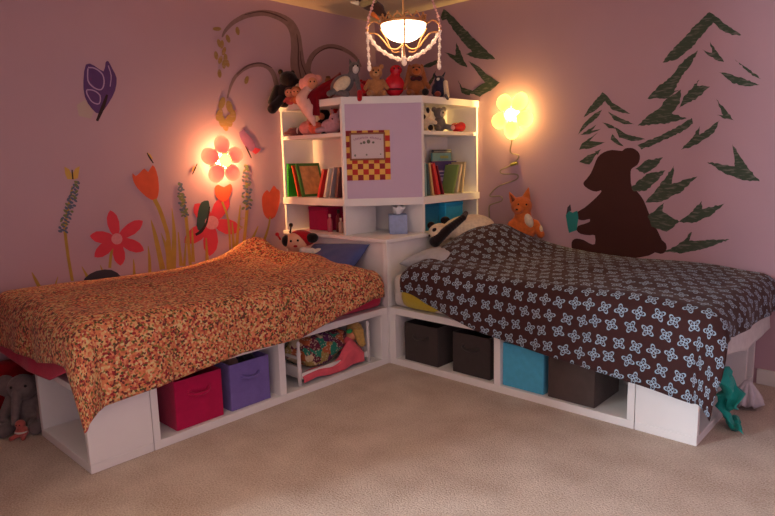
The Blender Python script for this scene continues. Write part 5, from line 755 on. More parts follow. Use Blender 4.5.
# --- upper right compartment (front faces +x)
toy('spotted_dog_plush', 'cream dog plush with black eye patch in the right upper compartment', (.905, -.505, ZC), CRM, [('e', (0, 0, 6.5), (5.4, 5, 6.8)), ('e', (0, -2, 16), (5.6, 5, 5.8)), ('e', (-2.5, -6.5, 13.4), (3.6, 3.6, 3.2)), ('c', (3, -2, 9), (8, -7, 7), 2.2, 2)],
    [('eye_patch', BLK, [('e', (1.6, -6.2, 17.6), (1.7, 1.4, 2.6))]), ('nose', EYE, [('e', (-3.4, -9.4, 12), (2.4, 1.8, 2.2))]), ('ear', BLK, [('c', (-4.4, -.5, 19.5), (-6.2, -1, 15), 1.5, 1.9)]), ('paw', BLK, [('e', (4, -6.5, 2.8), (2.4, 2.4, 2.6))])], rz=PI/4+.15, s=.0074)
toy('koala_plush', 'grey koala plush with a cream face sitting in the right upper compartment', (.90, -.335, ZC), plushm('koala', (120, 112, 108)), [('e', (0, 0, 7), (6, 5.4, 7.4)), ('e', (-1, -2, 17), (5.4, 5, 5.2)), ('e', (-6, -1, 20.5), (2.6, 1.6, 2.6)), ('e', (4, -1, 20.6), (2.6, 1.6, 2.6)), ('c', (4, -3, 5), (8, -9, 3), 2.8, 2.8), ('c', (-4, -3, 4), (-5, -9, 3), 2.8, 2.8)],
    [('muzzle', CRM, [('e', (.6, -5.6, 16.4), (3, 2.4, 3.2))]), ('nose', EYE, [('e', (.4, -7.8, 17), (.9, .6, 1.1))]), ('foot_pad', PKC, [('e', (8.6, -11.2, 3.2), (2.2, 1, 2.2))])], rz=PI/4+.25, s=.0072)
toy('red_pouch', 'shiny red pouch lying at the wall end of the right upper compartment', (.90, -.135, ZC), GR, [('e', (0, 0, 4.6), (9, 4.5, 4.4)), ('c', (-8, 0, 4.5), (-11, 0, 6), 2, 1), ('e', (5, 0, 5.2), (4.6, 4.6, 4.6))], [('drawstring', mat('cord_cream', (226, 196, 140), .7), [('c', (-9, -1.5, 6), (-2, -4, 8.6), .5, .5)])], rz=PI/2-.1, s=.0075, cat='pouch')

# ------------------------------------------------------------------ books and boxes
def book(label, base, rz, thick, h, depth, lean, m, pages=True, pic=None, group=None, cat='book', name='book'):
    """spine towards local -y; base = lower left front corner; lean in degrees, + tips to local +x"""
    u = thing(name, label, cat, base, rz, group)
    L = math.radians(lean)
    piv = Vector((thick if L > 0 else 0, 0, 0))
    M_ = Matrix.Translation(piv) @ Matrix.Rotation(L, 4, 'Y') @ Matrix.Translation(-piv)
    c = .0022
    bm = B(); box(bm, 0, c, 0, depth, 0, h, 0, M_); box(bm, thick-c, thick, 0, depth, 0, h, 0, M_); box(bm, c, thick-c, 0, c, 0, h, 0, M_)
    cov = ob('cover', bm, m, u, False, False)
    bm = B(); box(bm, c, thick-c, c, depth-.004, .004, h-.004, 0, M_); ob('pages', bm, mat('book_pages', (222, 208, 184), .9), u, False, False)
    if pic:
        bm = B(); box(bm, thick, thick+.0006, .02, depth-.018, .014, h-.02, 0, M_); ob('cover_picture', bm, pic, cov, False, False)
    return u
def cv(name, c): return mat('cover_'+name, c, .45, var=.05, vscale=15)
z = ZM1+.001
book('bright green book upright against the side of the left book shelf', (.030, -.975, z), 0, .016, .232, .17, 2, cv('green', (44, 150, 40)))
book('thin orange red book leaning behind the orange picture book', (.118, -.955, z), 0, .012, .222, .2, -14, cv('rust', (196, 80, 50)))
def pic_orange():
    m = mat('cover_orange_picture', (226, 150, 96), .5, var=.28, vscale=26); return m
book('large picture book with an orange cover and green border leaning left', (.165, -.955, z), 0, .018, .235, .205, -15, cv('darkgreen', (72, 120, 56)), pic=pic_orange())
book('red book leaning right on the left book shelf', (.335, -.965, z), 0, .022, .195, .17, 19, cv('red', (186, 40, 44)))
book('cream white book leaning on the red one in the left wing', (.388, -.955, z), 0, .016, .20, .17, 17, cv('white', (216, 200, 192)))
book('thin pale grey book second from the divider in the left wing', (.432, -.945, z), 0, .012, .205, .17, 15, cv('grey', (160, 150, 156)))
book('dark plum book next to the divider in the left wing', (.488, -.945, z), 0, .022, .20, .17, 12, cv('plum', (84, 46, 60)))
QR = PI/2      # spines of the right wing face +x
def rbook(label, y, x, *k, **kw): return book(label, (x, y, z), QR, *k, **kw)
rbook('black book at the divider end of the right book shelf', -.590, .955, .02, .20, .16, 0, cv('black', (52, 48, 54)))
rbook('pale teal book second from the divider in the right wing', -.566, .955, .018, .215, .17, -2, cv('teal', (126, 160, 164)))
rbook('dark teal book third from the divider in the right wing', -.535, .955, .02, .21, .16, -5, cv('dkteal', (56, 84, 92)))
rbook('tan book beside the red book in the right wing', -.490, .955, .018, .215, .16, -10, cv('tan', (196, 160, 116)))
rbook('red book with a wide spine leaning left in the right wing', -.430, .955, .028, .215, .17, -16, cv('ladyred', (190, 52, 56)))
rbook('thin maroon book leaning left on the wide red book', -.372, .955, .01, .205, .16, -20, cv('maroon', (116, 30, 48)))
# front facing books at the back of the right wing
def flatbook(label, y0, w_, h, x, tilt, m, band=None):
    u = thing('book', label, 'book', (x, y0+w_/2, z), QR)
    M_ = Matrix.Rotation(math.radians(-tilt), 4, 'X')
    bm = B(); box(bm, -w_/2, w_/2, 0, .016, .003, h, .001, M_); cov = ob('cover', bm, m, u, False, False)
    bm = B(); box(bm, -w_/2+.004, w_/2-.001, .002, .014, .002, h+.0012, 0, M_); ob('pages', bm, mat('book_pages', (222, 208, 184), .9), u, False, False)
    if band:
        bm = B()
        for q in band[1]: box(bm, q[0]*w_, q[1]*w_, -.0008, 0, q[2]*h, q[3]*h, 0, M_)
        ob('cover_print', bm, band[0], cov, False, False)
flatbook('large dark purple book facing forward in the right wing', -.335, .285, .225, .845, 4, cv('purple', (66, 52, 112)), (mat('cover_print_lilac', (150, 140, 180), .6), [(-.3, .3, .66, .70), (-.34, .2, .56, .59), (-.2, .34, .38, .50), (-.1, .1, .2, .3)]))
flatbook('light blue green book facing forward above the dark purple book', -.30, .215, .282, .825, 4, cv('aqua', (104, 158, 168)), (mat('cover_print_olive', (150, 160, 96), .6), [(-.1, .34, .86, .93)]))
flatbook('tall dark grey book at the back of the right wing by the wall', -.245, .215, .305, .785, 3, cv('slate', (74, 78, 82)), (mat('cover_print_pale', (170, 170, 160), .6), [(-.46, .46, .95, .97), (.2, .4, .6, .9)]))
rbook('pale green book leaning right in the right wing', -.258, .945, .014, .205, .12, 20, cv('palegreen', (132, 160, 90)))
rbook('cream book leaning right beside the pale green book', -.208, .945, .018, .205, .12, 16, cv('cream', (224, 210, 172)))
rbook('yellow cream book nearest the wall in the right wing', -.150, .945, .018, .215, .12, 10, cv('cream2', (212, 196, 150)))

def plainbox(label, base, sz, m, rz=0, name='storage_box', cat='box', lidm=None):
    u = thing(name, label, cat, base, rz)
    bm = B(); box(bm, -sz[0]/2, sz[0]/2, -sz[1]/2, sz[1]/2, 0, sz[2]*.86, .003); ob('box_body', bm, m, u, False, False)
    bm = B(); box(bm, -sz[0]/2-.002, sz[0]/2+.002, -sz[1]/2-.002, sz[1]/2+.002, sz[2]*.86, sz[2], .003); ob('box_lid', bm, lidm or m, u, False, False)
plainbox('magenta box in the left lower cubby below the books', (.235, -.80, H2+.001), (.20, .15, .165), clothm('magenta', (176, 24, 84)))
# pink bottles and dark jars in the left lower cubby
def bottle(label, x, y, r, h, m, capm, group=None):
    u = thing('bottle', label, 'bottle', (x, y, H2+.001), 0, group)
    bm = B(); lathe(bm, [(.001, 0), (r, 0), (r, h*.62), (r*.85, h*.72), (r*.4, h*.78), (r*.4, h*.84)], n=16); ob('bottle_body', bm, m, u, True, False)
    bm = B(); lathe(bm, [(.001, h*.84), (r*.5, h*.84), (r*.5, h), (.001, h)], n=14); ob('cap', bm, capm, u, False, False)
CAPW = mat('bottle_cap_white', (222, 204, 196), .4)
bottle('pink bottle beside the magenta box in the left lower cubby', .385, -.90, .017, .12, mat('bottle_pink', (214, 104, 122), .3), CAPW)
bottle('dark red bottle in the left lower cubby', .44, -.87, .02, .15, mat('bottle_dark_red', (110, 28, 40), .3), mat('bottle_cap_dark', (50, 36, 38), .4))
bottle('small pale bottle in the left lower cubby by the divider', .505, -.91, .016, .10, mat('bottle_pale', (196, 160, 150), .35), CAPW)
bottle('dark plum bottle at the back of the left lower cubby', .545, -.83, .024, .155, mat('bottle_plum', (70, 34, 52), .35), mat('bottle_cap_dark', (50, 36, 38), .4))
plainbox('dark turquoise box in the right lower cubby next to the divider', (.86, -.50, H2+.001), (.15, .2, .18), clothm('dk_turquoise', (34, 124, 158)))
plainbox('bright turquoise box in the right lower cubby', (.89, -.285, H2+.001), (.18, .2, .18), clothm('br_turquoise', (40, 160, 206)))

# ------------------------------------------------------------------ toys on the beds
t = toy('ladybug_doll', 'ladybug doll in a red hood with antennae lying on the blue pillow', (.33, -1.16, .645), clothm('doll_face', (232, 176, 142)), [('e', (0, 0, 10), (9, 7, 7.6), (0, .2, 0)), ('e', (-2, 1, 3), (5, 5, 4))],
    [('hood', REDP, [('e', (5, 3, 13), (10.5, 7.5, 6.4), (0, .15, 0))]), ('hair', BLK, [('e', (-7.4, -1, 11.6), (3.4, 5, 4.6))]), ('hair', BLK, [('e', (13, -1, 13.4), (5, 4.4, 4))]),
     ('antenna', BLK, [('c', (-4, 0, 18), (-3, -1, 23), .8, .7), ('e', (-3, -1, 24), (1.7, 1.7, 1.7))]), ('antenna', REDP, [('c', (-12, 0, 13), (-13.5, -1, 16), .9, .8), ('e', (-14, -1, 17), (1.7, 1.7, 1.7))]),
     ('arm', WHT, [('c', (6, -5, 3.6), (13, -6, 3), 3.4, 3.2), ('e', (18, -6, 2.4), (4.6, 3.4, 3.4))]), ('eye', EYE, [('e', (-3, -6.6, 12), (.9, .6, .9))]), ('eye', EYE, [('e', (2.4, -6.8, 12.4), (.9, .6, .9))]), ('mouth', REDP, [('e', (.4, -7, 8), (1.7, .6, .9))])], rz=PI/4, s=.0084)
toy('panda_plush', 'cream and black panda plush lying on the grey pillow', (1.13, -.48, .735), CRM,
    [('e', (12, 2, 9), (24, 15, 12), (0, -.10, 0)), ('e', (-14, -3, 6), (10.5, 10, 8.5))],
    [('shoulder_band', BLK, [('c', (-19, -8, -1), (-8, -13, 10), 5.2, 4), ('c', (-8, -13, 10), (6, -7, 19), 4, 3), ('c', (6, -7, 19), (10, 3, 22), 3, 2.4)]), ('ear', BLK, [('e', (-8, 6, 16), (4.4, 2.6, 3.6))]), ('ear', BLK, [('e', (-21, 4, 12), (3.6, 2.4, 3.4))]),
     ('eye_patch', BLK, [('e', (-19, -9, 9), (2.6, 2.2, 2.2))]), ('nose', EYE, [('e', (-23.6, -6, 4), (1.4, 1.4, 1.2))])], rz=PI/4, s=.0073, vox=.006)
toy('fox_plush', 'orange fox plush sitting against the right wall on the brown duvet', (1.42, -.125, .715), plushm('fox', (206, 108, 50)),
    [('e', (0, 0, 11), (15, 9, 13)), ('e', (-1.5, -2, 33), (10.5, 9, 9.5)), ('e', (-5, -9, 30), (4.6, 4.6, 3.8)), ('c', (-9, 0, 38), (-13.5, 0, 47), 4, .8), ('c', (3, 0, 40), (5.4, 0, 51), 4.6, .8), ('c', (0, 0, 20), (0, -1, 26), 9, 8), ('c', (-11, -2, 15), (-16, -6, 4), 4, 3.6), ('c', (12, -2, 15), (17, -6, 5), 4.4, 4)],
    [('bib', CRM, [('e', (5, -7.4, 19), (4.2, 3, 7.5), (0, -.4, 0))]), ('tail_tip', CRM, [('e', (17, -7, 9), (2, 2, 5))]), ('nose', EYE, [('e', (-7.2, -13.2, 30.4), (1.2, .9, .9))]), ('eye', EYE, [('e', (-5.4, -10, 35.4), (.9, .7, .9))]), ('eye', EYE, [('e', (2.4, -10.4, 35), (.9, .7, .9))]), ('inner_ear', plushm('fox_dark', (120, 60, 36)), [('c', (-9.6, -3.2, 39), (-12.6, -1.4, 45), 2, .5)])], rz=PI/5, vox=.0055)
bm = B(); ell(bm, (0, 0, 0), (.055, .03, .02)); ell(bm, (.05, -.01, .004), (.03, .02, .018))
remeshed('toy', bm, plushm('teal', (58, 156, 160)), thing('teal_toy', 'small teal toy on the brown duvet in front of the fox', 'plush toy', (1.36, -.235, .748), .3), .004)

# ------------------------------------------------------------------ doll bed with doll and quilt in the left bed base
db = thing('doll_bed', 'white toy doll bed with turned posts in the left bed base', 'doll bed', (.83, -1.42, .041))
POST = [(.001, 0), (.011, 0), (.012, .08), (.015, .085), (.012, .1), (.010, .17), (.014, .18), (.009, .195), (.008, .225), (.012, .236), (.006, .25), (.001, .252)]
PW = mat('doll_bed_paint', (228, 224, 220), .5)
for px, py in ((.965, -1.685), (.965, -1.150), (.66, -1.685), (.66, -1.150)):
    bm = B(); lathe(bm, POST, (px, py, .0415), 12); ob('post', bm, PW, db, True)
for py in (-1.685, -1.150):
    bm = B(); box(bm, .665, .96, py-.006, py+.006, .10, .15, .002); box(bm, .665, .96, py-.006, py+.006, .19, .205, .002); ob('end_rail', bm, PW, db)
for px in (.962, .663):
    bm = B(); box(bm, px-.006, px+.006, -1.68, -1.155, .075, .11, .002); ob('side_rail', bm, PW, db)
bm = B(); box(bm, .67, .956, -1.675, -1.16, .075, .10, .002); ob('bed_slab', bm, PW, db)
def lump(name, label, cat, c, r, m, seed, amp=.25, fl=.5, u=36, v=24):
    bm = B(); ell(bm, (0, 0, 0), (1, 1, 1), None, u, v)
    for vv in bm.verts:
        p = vv.co.copy(); n_ = noise.noise(p*1.6+Vector((seed, 0, 0)))+.5*noise.noise(p*3.7+Vector((0, seed, 0)))
        q = p*(1+amp*n_); q = Vector((q.x*r[0], q.y*r[1], q.z*r[2]))
        if q.z < -r[2]*fl: q.z = -r[2]*fl
        vv.co = q+Vector(c)
    return tag(ob(name, bm, m, None, True), label, cat)
lump('patchwork_quilt', 'crumpled patchwork quilt heaped on the white doll bed', 'quilt', (.855, -1.475, .195), (.115, .20, .105), PATCH, 1.3, .22, .8)
# pink blanket hanging over the front rail of the doll bed
bm = B(); rows = []
for i in range(41):
    yy = -1.665+.47*i/40; f_ = i/40
    row = []
    for j in range(13):
        s_ = j/12
        zz = .055+.008*math.sin(f_*9)+(.045+.02*f_+.085*math.exp(-((f_-.80)/.16)**2))*s_
        xx = .978+.004*math.sin(f_*22+2*s_)*(1-s_*.5)-.09*max(0, s_-.65)
        row.append(bm.verts.new((xx, yy, zz)))
    rows.append(row)
for A_, C_ in zip(rows, rows[1:]):
    for k in range(12): bm.faces.new((A_[k], A_[k+1], C_[k+1], C_[k]))
o = ob('doll_blanket', bm, clothm('salmon', (226, 96, 110)), None, True); md = o.modifiers.new('s', 'SOLIDIFY'); md.thickness = .008; md.offset = -1
tag(o, 'salmon pink doll blanket hanging over the front of the doll bed', 'blanket')
YH = plushm('hair_yellow', (186, 150, 84))
toy('yarn_haired_doll', 'doll with yellow yarn hair lying at the cabinet end of the doll bed', (.905, -1.225, .150), SKIN, [('e', (0, 0, 9), (5.5, 5, 5.5)), ('e', (-6, 0, 4), (6, 4.6, 4))],
    [('hair', YH, [('e', (2.6, 1, 12), (6.5, 6.5, 6.5)), ('c', (5, -4, 12), (6, -6, 2), 3, 2.6), ('c', (1, -5, 13), (3.5, -7, 3), 2.4, 1.8)]), ('dress', clothm('salmon', (226, 96, 110)), [('c', (-4, -1, 4), (-11, -3, 2), 4.5, 4.5)]), ('hair_bow', plushm('bow_green', (46, 150, 84)), [('e', (-4, -5, 13), (2.6, 1.6, 1.8))])], rz=PI/4+.4, s=.0078)

# ------------------------------------------------------------------ at the foot of the left bed
toy('elephant_plush', 'grey elephant plush sitting on the carpet at the foot of the floral bed', (.255, -2.82, .001), plushm('elephant', (120, 106, 104)),
    [('e', (0, 0, 14), (11, 9, 14)), ('e', (1, -4, 30), (9.5, 9, 9)), ('c', (0, -12, 28), (-2, -17, 10), 3.6, 2.4), ('e', (-10, -1, 31), (7, 2.4, 8)), ('e', (12, -1, 31), (7, 2.4, 8)), ('c', (-7, -6, 4.5), (-10, -16, 4.5), 4.8, 4.8), ('c', (7, -6, 4.5), (10, -16, 4.5), 4.8, 4.8), ('c', (-9, -2, 20), (-12, -9, 11), 3.4, 3.2), ('c', (9, -2, 20), (12, -9, 11), 3.4, 3.2)],
    [('eye', EYE, [('e', (-3.4, -12, 33), (.9, .6, .9))]), ('eye', EYE, [('e', (5.4, -12, 33), (.9, .6, .9))])], rz=PI/3.2, s=.0070, vox=.006)
cb = thing('red_cushion', 'large dark red cushion standing on the carpet beside the elephant', 'cushion', (.075, -2.72, 0))
cushion('cushion_cover', (.30, .30, .11), clothm('dark_red', (150, 20, 30)), cb, Matrix.Translation((.072, -2.84, .160)) @ R_(math.radians(86), 0, math.radians(84)))
toy('small_plush', 'small red and white plush beside the grey elephant at the cubby of the floral bed', (.375, -2.88, .001), plushm('rose', (188, 96, 88)), [('e', (0, 0, 5), (5.4, 5, 5.4)), ('e', (0, -1, 12), (4.2, 4, 4)), ('c', (-3, -3, 2.4), (-5, -8, 2.4), 2, 2), ('c', (3, -3, 2.4), (5, -8, 2.4), 2, 2)], [('belly_stripe', WHT, [('e', (0, -1.2, 5.4), (5.3, 4.6, 1.4))]), ('eye', EYE, [('e', (-1.4, -4.8, 12.6), (.5, .4, .5))]), ('eye', EYE, [('e', (1.4, -4.8, 12.6), (.5, .4, .5))])], rz=PI/4, s=.0055)
toy('small_plush', 'small dusty pink plush on the carpet at the left edge of the photo', (.12, -2.98, .001), plushm('dusty', (168, 112, 108)), [('e', (0, 0, 5.5), (6, 5.4, 6)), ('e', (-1, -2, 12.5), (4.4, 4, 4)), ('c', (3, -4, 2.6), (7, -8, 2.6), 2.2, 2.2)], [('shoe', plushm('shoe', (60, 46, 48)), [('e', (8, -9, 2.6), (3, 2.4, 2.4))])], rz=PI/4)

# ------------------------------------------------------------------ at the foot of the right bed
def ruffle(name, label, base, R0, h, m, seed, n=64, k=7, amp=.25):
    bm = B(); rows = []
    for i in range(9):
        tt = i/8; row = []
        for j in range(n):
            an = 2*PI*j/n; rr = R0*(.25+.75*tt)*(1+amp*tt*math.sin(k*an+seed+tt*1.5)+.12*math.sin(3*an+seed))
            row.append(bm.verts.new((base[0]+rr*math.cos(an)*.8, base[1]+rr*math.sin(an), base[2]+h*(1-tt)**.8+.012*tt*math.cos(k*an+seed)+.014*tt)))
        rows.append(row)
    for A_, C_ in zip(rows, rows[1:]):
        for q in range(n): bm.faces.new((A_[q], A_[(q+1) % n], C_[(q+1) % n], C_[q]))
    bm.faces.new(rows[0])
    o = ob(name, bm, m, None, True); md = o.modifiers.new('s', 'SOLIDIFY'); md.thickness = .006; md.offset = 0
    return tag(o, label, cat='cloth')
cloth_strip('teal_cloth', 'crumpled teal cloth spilling from the foot of the brown flowered bed', [(2.72, -.72, .12), (2.80, -.72, .25), (2.83, -.715, .18), (2.83, -.72, .08), (2.85, -.71, .02), (2.88, -.70, .03)], lambda t_: .13+.05*math.sin(t_*7), clothm('teal_cloth', (40, 170, 158)), 'cloth', .16, .8)
ruffle('lace_cloth', 'crumpled white lace cloth beside the teal cloth on the carpet', (2.84, -.40, .012), .075, .12, clothm('lace', (206, 198, 204)), 2.2, k=9)

# ------------------------------------------------------------------ flower lamps
def flower_lamp(label, wall_, c0, z0, R0, petal_m, core_m, back_m, rot0, cord=None):
    """shell of five puffed petals standing off the wall"""
    u = thing('flower_lamp', label, 'wall lamp', (0, c0, z0) if wall_ == 'L' else (c0, 0, z0))
    def W(p, q, h): return Vector((h, c0+p, z0+q)) if wall_ == 'L' else Vector((c0+p, -h, z0+q))
    for k in range(5):
        an = rot0+2*PI*k/5; ca, sa = math.cos(an), math.sin(an)
        bm = B(); N1, N2 = 22, 8; rings = []
        rc, rx, ry = R0*.60, R0*.40, R0*.335
        for i in range(N2+1):
            e = i/N2
            row = []
            for j in range(N1):
                tt = 2*PI*j/N1; lx = rc+rx*e*math.cos(tt); ly = ry*e*math.sin(tt)*(1+.12*math.cos(tt))
                row.append(bm.verts.new(W(lx*ca-ly*sa, lx*sa+ly*ca, .052+.030*math.sqrt(max(0, 1-e*e))-.012*e**6)))
            rings.append(row)
        for A_, C_ in zip(rings[1:], rings[2:]):
            for j in range(N1): bm.faces.new((A_[j], A_[(j+1) % N1], C_[(j+1) % N1], C_[j]))
        bm.faces.new(rings[1])
        bm.verts.index_update(); loose = [v for v in bm.verts if not v.link_faces]; bmesh.ops.delete(bm, geom=loose, context='VERTS')
        ob('petal', bm, petal_m, u, True)
    bm = B(); c = W(0, 0, .066); ell(bm, c, (.03 if wall_ == 'L' else R0*.26, R0*.26 if wall_ == 'L' else .03, R0*.26)); ob('flower_centre', bm, core_m, u, True)
    bm = B(); cyl(bm, W(0, 0, 0.001), W(0, 0, .016), R0*.3, R0*.28, 20); ob('wall_plate', bm, back_m, u)
    if cord:
        bm = B(); tube(bm, cord, .0042, 8); cd = ob('cord', bm, mat('cord_grey_green', (150, 138, 112), .6), u, True)
        bm = B(); cyl(bm, cord[4]+Vector((-.005, 0, 0)), cord[4]+Vector((.045, 0, .012)), .010, .010, 10); ob('cord_switch', bm, mat('cord_switch_olive', (150, 140, 70), .5), cd)
PETP = mat('lamp_petal_pink', (236, 120, 116), .5, emit=.55, ecol=(255, 112, 108)); COREP = mat('lamp_core_yellow', (255, 210, 110), .5, emit=5, ecol=(255, 196, 84))
PETY = mat('lamp_petal_yellow', (250, 214, 120), .5, emit=2.0, ecol=(255, 212, 104)); COREY = mat('lamp_core_white', (255, 236, 170), .5, emit=6, ecol=(255, 232, 150))
PLATE = mat('lamp_plate', (230, 226, 220), .5)
for m_, c_ in ((PETP, (250, 120, 110)), (PETY, (255, 226, 140))):
    nt = m_.node_tree; b = nt.nodes['Principled BSDF']; out = nt.nodes['Material Output']
    tr = nt.nodes.new('ShaderNodeBsdfTranslucent'); tr.inputs[0].default_value = col(c_)
    ad = nt.nodes.new('ShaderNodeMixShader'); ad.inputs[0].default_value = .16 if m_ is PETP else .3
    nt.links.new(b.outputs[0], ad.inputs[1]); nt.links.new(tr.outputs[0], ad.inputs[2]); nt.links.new(ad.outputs[0], out.inputs['Surface'])
flower_lamp('lit pink flower wall lamp with a yellow centre on the left wall', 'L', -1.487, 1.275, .158, PETP, COREP, PLATE, math.radians(92))
CORD = [Vector(p) for p in ((1.27, -.02, 1.40), (1.262, -.012, 1.35), (1.252, -.008, 1.285), (1.318, -.008, 1.258), (1.262, -.010, 1.20), (1.176, -.008, 1.166), (1.19, -.008, 1.14), (1.30, -.008, 1.135), (1.296, -.008, 1.10), (1.155, -.008, 1.052), (1.085, -.008, .985), (1.17, -.008, .985), (1.185, -.008, .955), (1.098, -.008, .925), (1.08, -.008, .90), (1.082, -.008, .83))]
flower_lamp('lit yellow flower wall lamp with a trailing cord on the right wall', 'R', 1.285, 1.53, .162, PETY, COREY, PLATE, math.radians(-90), CORD)

# ------------------------------------------------------------------ chandelier
CH = Vector((1.722, -1.638, 0)); RV = Vector((.7334, .6798, 0)); FV = Vector((-.6798, .7334, 0))
GOLD = mat('chandelier_gold', (206, 150, 96), .3, metal=.8); 
def crystal(name, c):
    m = mat(name, c, .12, spec=.8); nt = m.node_tree; b = nt.nodes['Principled BSDF']; out = nt.nodes['Material Output']
    tr = nt.nodes.new('ShaderNodeBsdfTranslucent'); tr.inputs[0].default_value = col(c)
    mx = nt.nodes.new('ShaderNodeMixShader'); mx.inputs[0].default_value = .6
    nt.links.new(b.outputs[0], mx.inputs[1]); nt.links.new(tr.outputs[0], mx.inputs[2]); nt.links.new(mx.outputs[0], out.inputs['Surface'])
    return m
CRY = crystal('crystal_bead', (255, 244, 236)); CRYP = crystal('crystal_bead_pink', (252, 214, 206))
BOWL = mat('frosted_glass_lit', (255, 240, 220), .4, emit=10.5, ecol=(255, 220, 176))
ch = thing('chandelier', 'gold chandelier with a glowing glass bowl and crystal bead garlands', 'chandelier', (CH.x, CH.y, RH))
ZR = 1.818
bm = B(); lathe(bm, [(.001, ZR-.076)]+[(.096*math.sin(i/10*PI/2), ZR-.076*math.cos(i/10*PI/2)) for i in range(1, 11)]+[(.090, ZR+.002), (.001, ZR-.002)], (CH.x, CH.y, 0), 36); ob('glass_bowl', bm, BOWL, ch, True)
bm = B(); tube(bm, [CH+Vector((0, 0, ZR)), CH+Vector((0, 0, RH-.02))], .004, 8, False); ob('rod', bm, GOLD, ch)
bm = B(); lathe(bm, [(.001, RH-.03), (.03, RH-.03), (.055, RH-.012), (.06, RH-.001), (.001, RH-.001)], (CH.x, CH.y, 0), 24); ob('ceiling_rose', bm, GOLD, ch, True)
bm = B(); tube(bm, [CH+Vector((0, 0, ZR-.074)), CH+Vector((0, 0, ZR-.148))], .0045, 8, False); ob('lower_stem', bm, GOLD, ch)
bm = B(); lathe(bm, [(.001, ZR-.174), (.010, ZR-.168), (.013, ZR-.158), (.008, ZR-.148), (.014, ZR-.142), (.006, ZR-.134), (.001, ZR-.132)], (CH.x, CH.y, 0), 14); ob('finial', bm, CRY, ch, True)
bm = B()
for k in range(14):                                # filigree crown above the bowl
    an = 2*PI*k/14; an2 = 2*PI*(k+1)/14
    P = [CH+Vector((math.cos(x)*.094, math.sin(x)*.094, ZR+h)) for x, h in ((an, .004), (an+.1, .018), ((an+an2)/2, .025), (an2-.1, .018), (an2, .004))]
    tube(bm, P, .0035, 6, True, 3); ell(bm, CH+Vector((math.cos((an+an2)/2)*.094, math.sin((an+an2)/2)*.094, ZR+.030)), (.005, .005, .006), None, 8, 6)
lathe(bm, [(.092, ZR-.006), (.101, ZR-.004), (.101, ZR+.006), (.092, ZR+.008)], (CH.x, CH.y, 0), 36); ob('crown_rim', bm, GOLD, ch, True)
def beads(pts, r, m, name, n):
    P = spline(pts, 12); L = [0]
    for p, q in zip(P, P[1:]): L.append(L[-1]+(q-p).length)
    bm = B()
    for i in range(n):
        s_ = L[-1]*(i+.5)/n; k = 0
        while L[k+1] < s_ and k < len(L)-2: k += 1
        p = P[k].lerp(P[k+1], (s_-L[k])/max(1e-9, L[k+1]-L[k]))
        rr = r*(1.25 if i % 3 == 0 else .85)
        bmesh.ops.create_icosphere(bm, subdivisions=1, radius=rr, matrix=Matrix.Translation(p))
    tube(bm, P, .0012, 4, False)
    return ob(name, bm, m, ch, False)
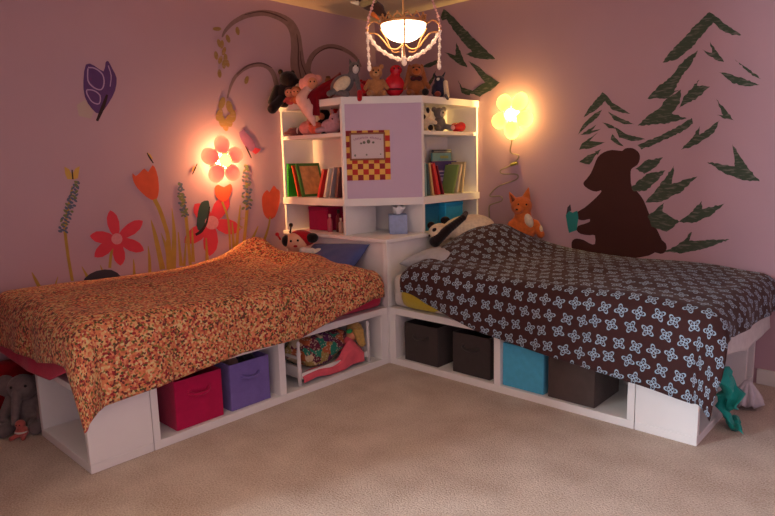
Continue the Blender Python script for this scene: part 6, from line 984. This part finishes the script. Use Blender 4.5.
for k in range(4):
    dr = RV*math.cos(k*PI/2)+FV*math.sin(k*PI/2); E_ = CH+dr*.152
    V = lambda r_, z_: CH+dr*r_+Vector((0, 0, z_))
    bm = B(); tube(bm, [V(.006, ZR-.086), V(.03, ZR-.104), V(.062, ZR-.098), V(.085, ZR-.07), V(.115, ZR-.04), V(.15, ZR-.036)], .0036, 7)
    tube(bm, [V(.10, ZR+.0), V(.125, ZR+.012), V(.150, ZR-.004), V(.155, ZR-.034)], .0036, 7)
    tube(bm, [V(.10, ZR-.02), V(.075, ZR-.06), V(.05, ZR-.112), V(.02, ZR-.114)], .003, 6); ob('arm', bm, GOLD, ch, True)
    if k == 3: continue
    beads([V(.148, ZR-.045), V(.115, ZR-.092), V(.06, ZR-.130), V(.012, ZR-.148)], .0092, CRY, 'bead_garland', 17)
    if k == 1: continue
    beads([V(.155, ZR-.03), V(.153, ZR-.08), V(.150, ZR-.165)], .0072, CRY if k % 2 == 0 else CRYP, 'bead_drop', 13)
    bm = B(); ell(bm, V(.150, ZR-.178), (.009, .009, .015), None, 8, 6); ob('crystal_drop', bm, CRY, ch)
    beads([V(.155, ZR-.02), V(.146, ZR+.03), V(.118, ZR+.11), V(.06, ZR+.30), V(.02, ZR+.42)], .0068, CRYP, 'bead_strand', 34)
# ornament hanging beside it
HO = Vector((1.395, -1.495, 1.966))
u = thing('hanging_ornament', 'dark felt bird ornament with olive and cream tips hanging beside the chandelier', 'ornament', HO, PI/4)
s_ = .0047
bm = B(); shapes(bm, [('c', (-6, 0, 6), (8, 0, -2), 7, 6), ('c', (-8, 0, 7), (-15, 0, 10), 5, 2.4), ('c', (8, 0, -3), (15, 0, -10), 5, 2.6), ('e', (4, 0, 12), (9, 5, 4), (0, .3, 0))], s_); remeshed('body', bm, plushm('ornament_dark', (70, 44, 34)), u, .004)
for L, c_ in (([('c', (-13, -4, 3), (-20, -4, 4), 2.4, 1)], CRM), ([('c', (-8, -5, 2), (4, -6, 5), 3.4, 2.8)], plushm('ornament_olive', (150, 130, 84))), ([('c', (2, -5, -8), (8, -5, -13), 2.6, 1.2)], ORG), ([('c', (10, -4, -14), (12, -4, -20), 2.4, 1.6)], CRM)):
    bm = B(); shapes(bm, L, s_); remeshed('feather', bm, c_, u, .003)
bm = B(); tube(bm, [HO+Vector((0, 0, .04)), Vector((HO.x, HO.y, RH-.001))], .0016, 6, False); ob('hanging_cord', bm, mat('cord_dark', (60, 50, 46), .8), u)

# ------------------------------------------------------------------ groups of repeats
for o in COL.objects:
    c = o.get('category')
    if not c or o.get('group'): continue
    p = o.matrix_basis.translation
    if c == 'storage bin': o['group'] = 'fabric bins in the bed bases'
    elif c == 'book': o['group'] = 'books in the left wing' if p.x < .62 else 'books in the right wing'
    elif c == 'bottle': o['group'] = 'bottles in the left lower cubby'
    elif c in ('plush toy', 'doll') and p.z > 1.6: o['group'] = 'toys along the bookcase top'
    elif c in ('plush toy', 'doll') and p.z > 1.4: o['group'] = 'toys in the left upper compartment' if p.x < .62 else 'toys in the right upper compartment'
    elif c == 'storage unit': o['group'] = 'white storage units under the beds'
    elif c == 'wall lamp': o['group'] = 'flower lamps on the walls'
    elif c == 'duvet': o['group'] = 'duvets on the two beds'
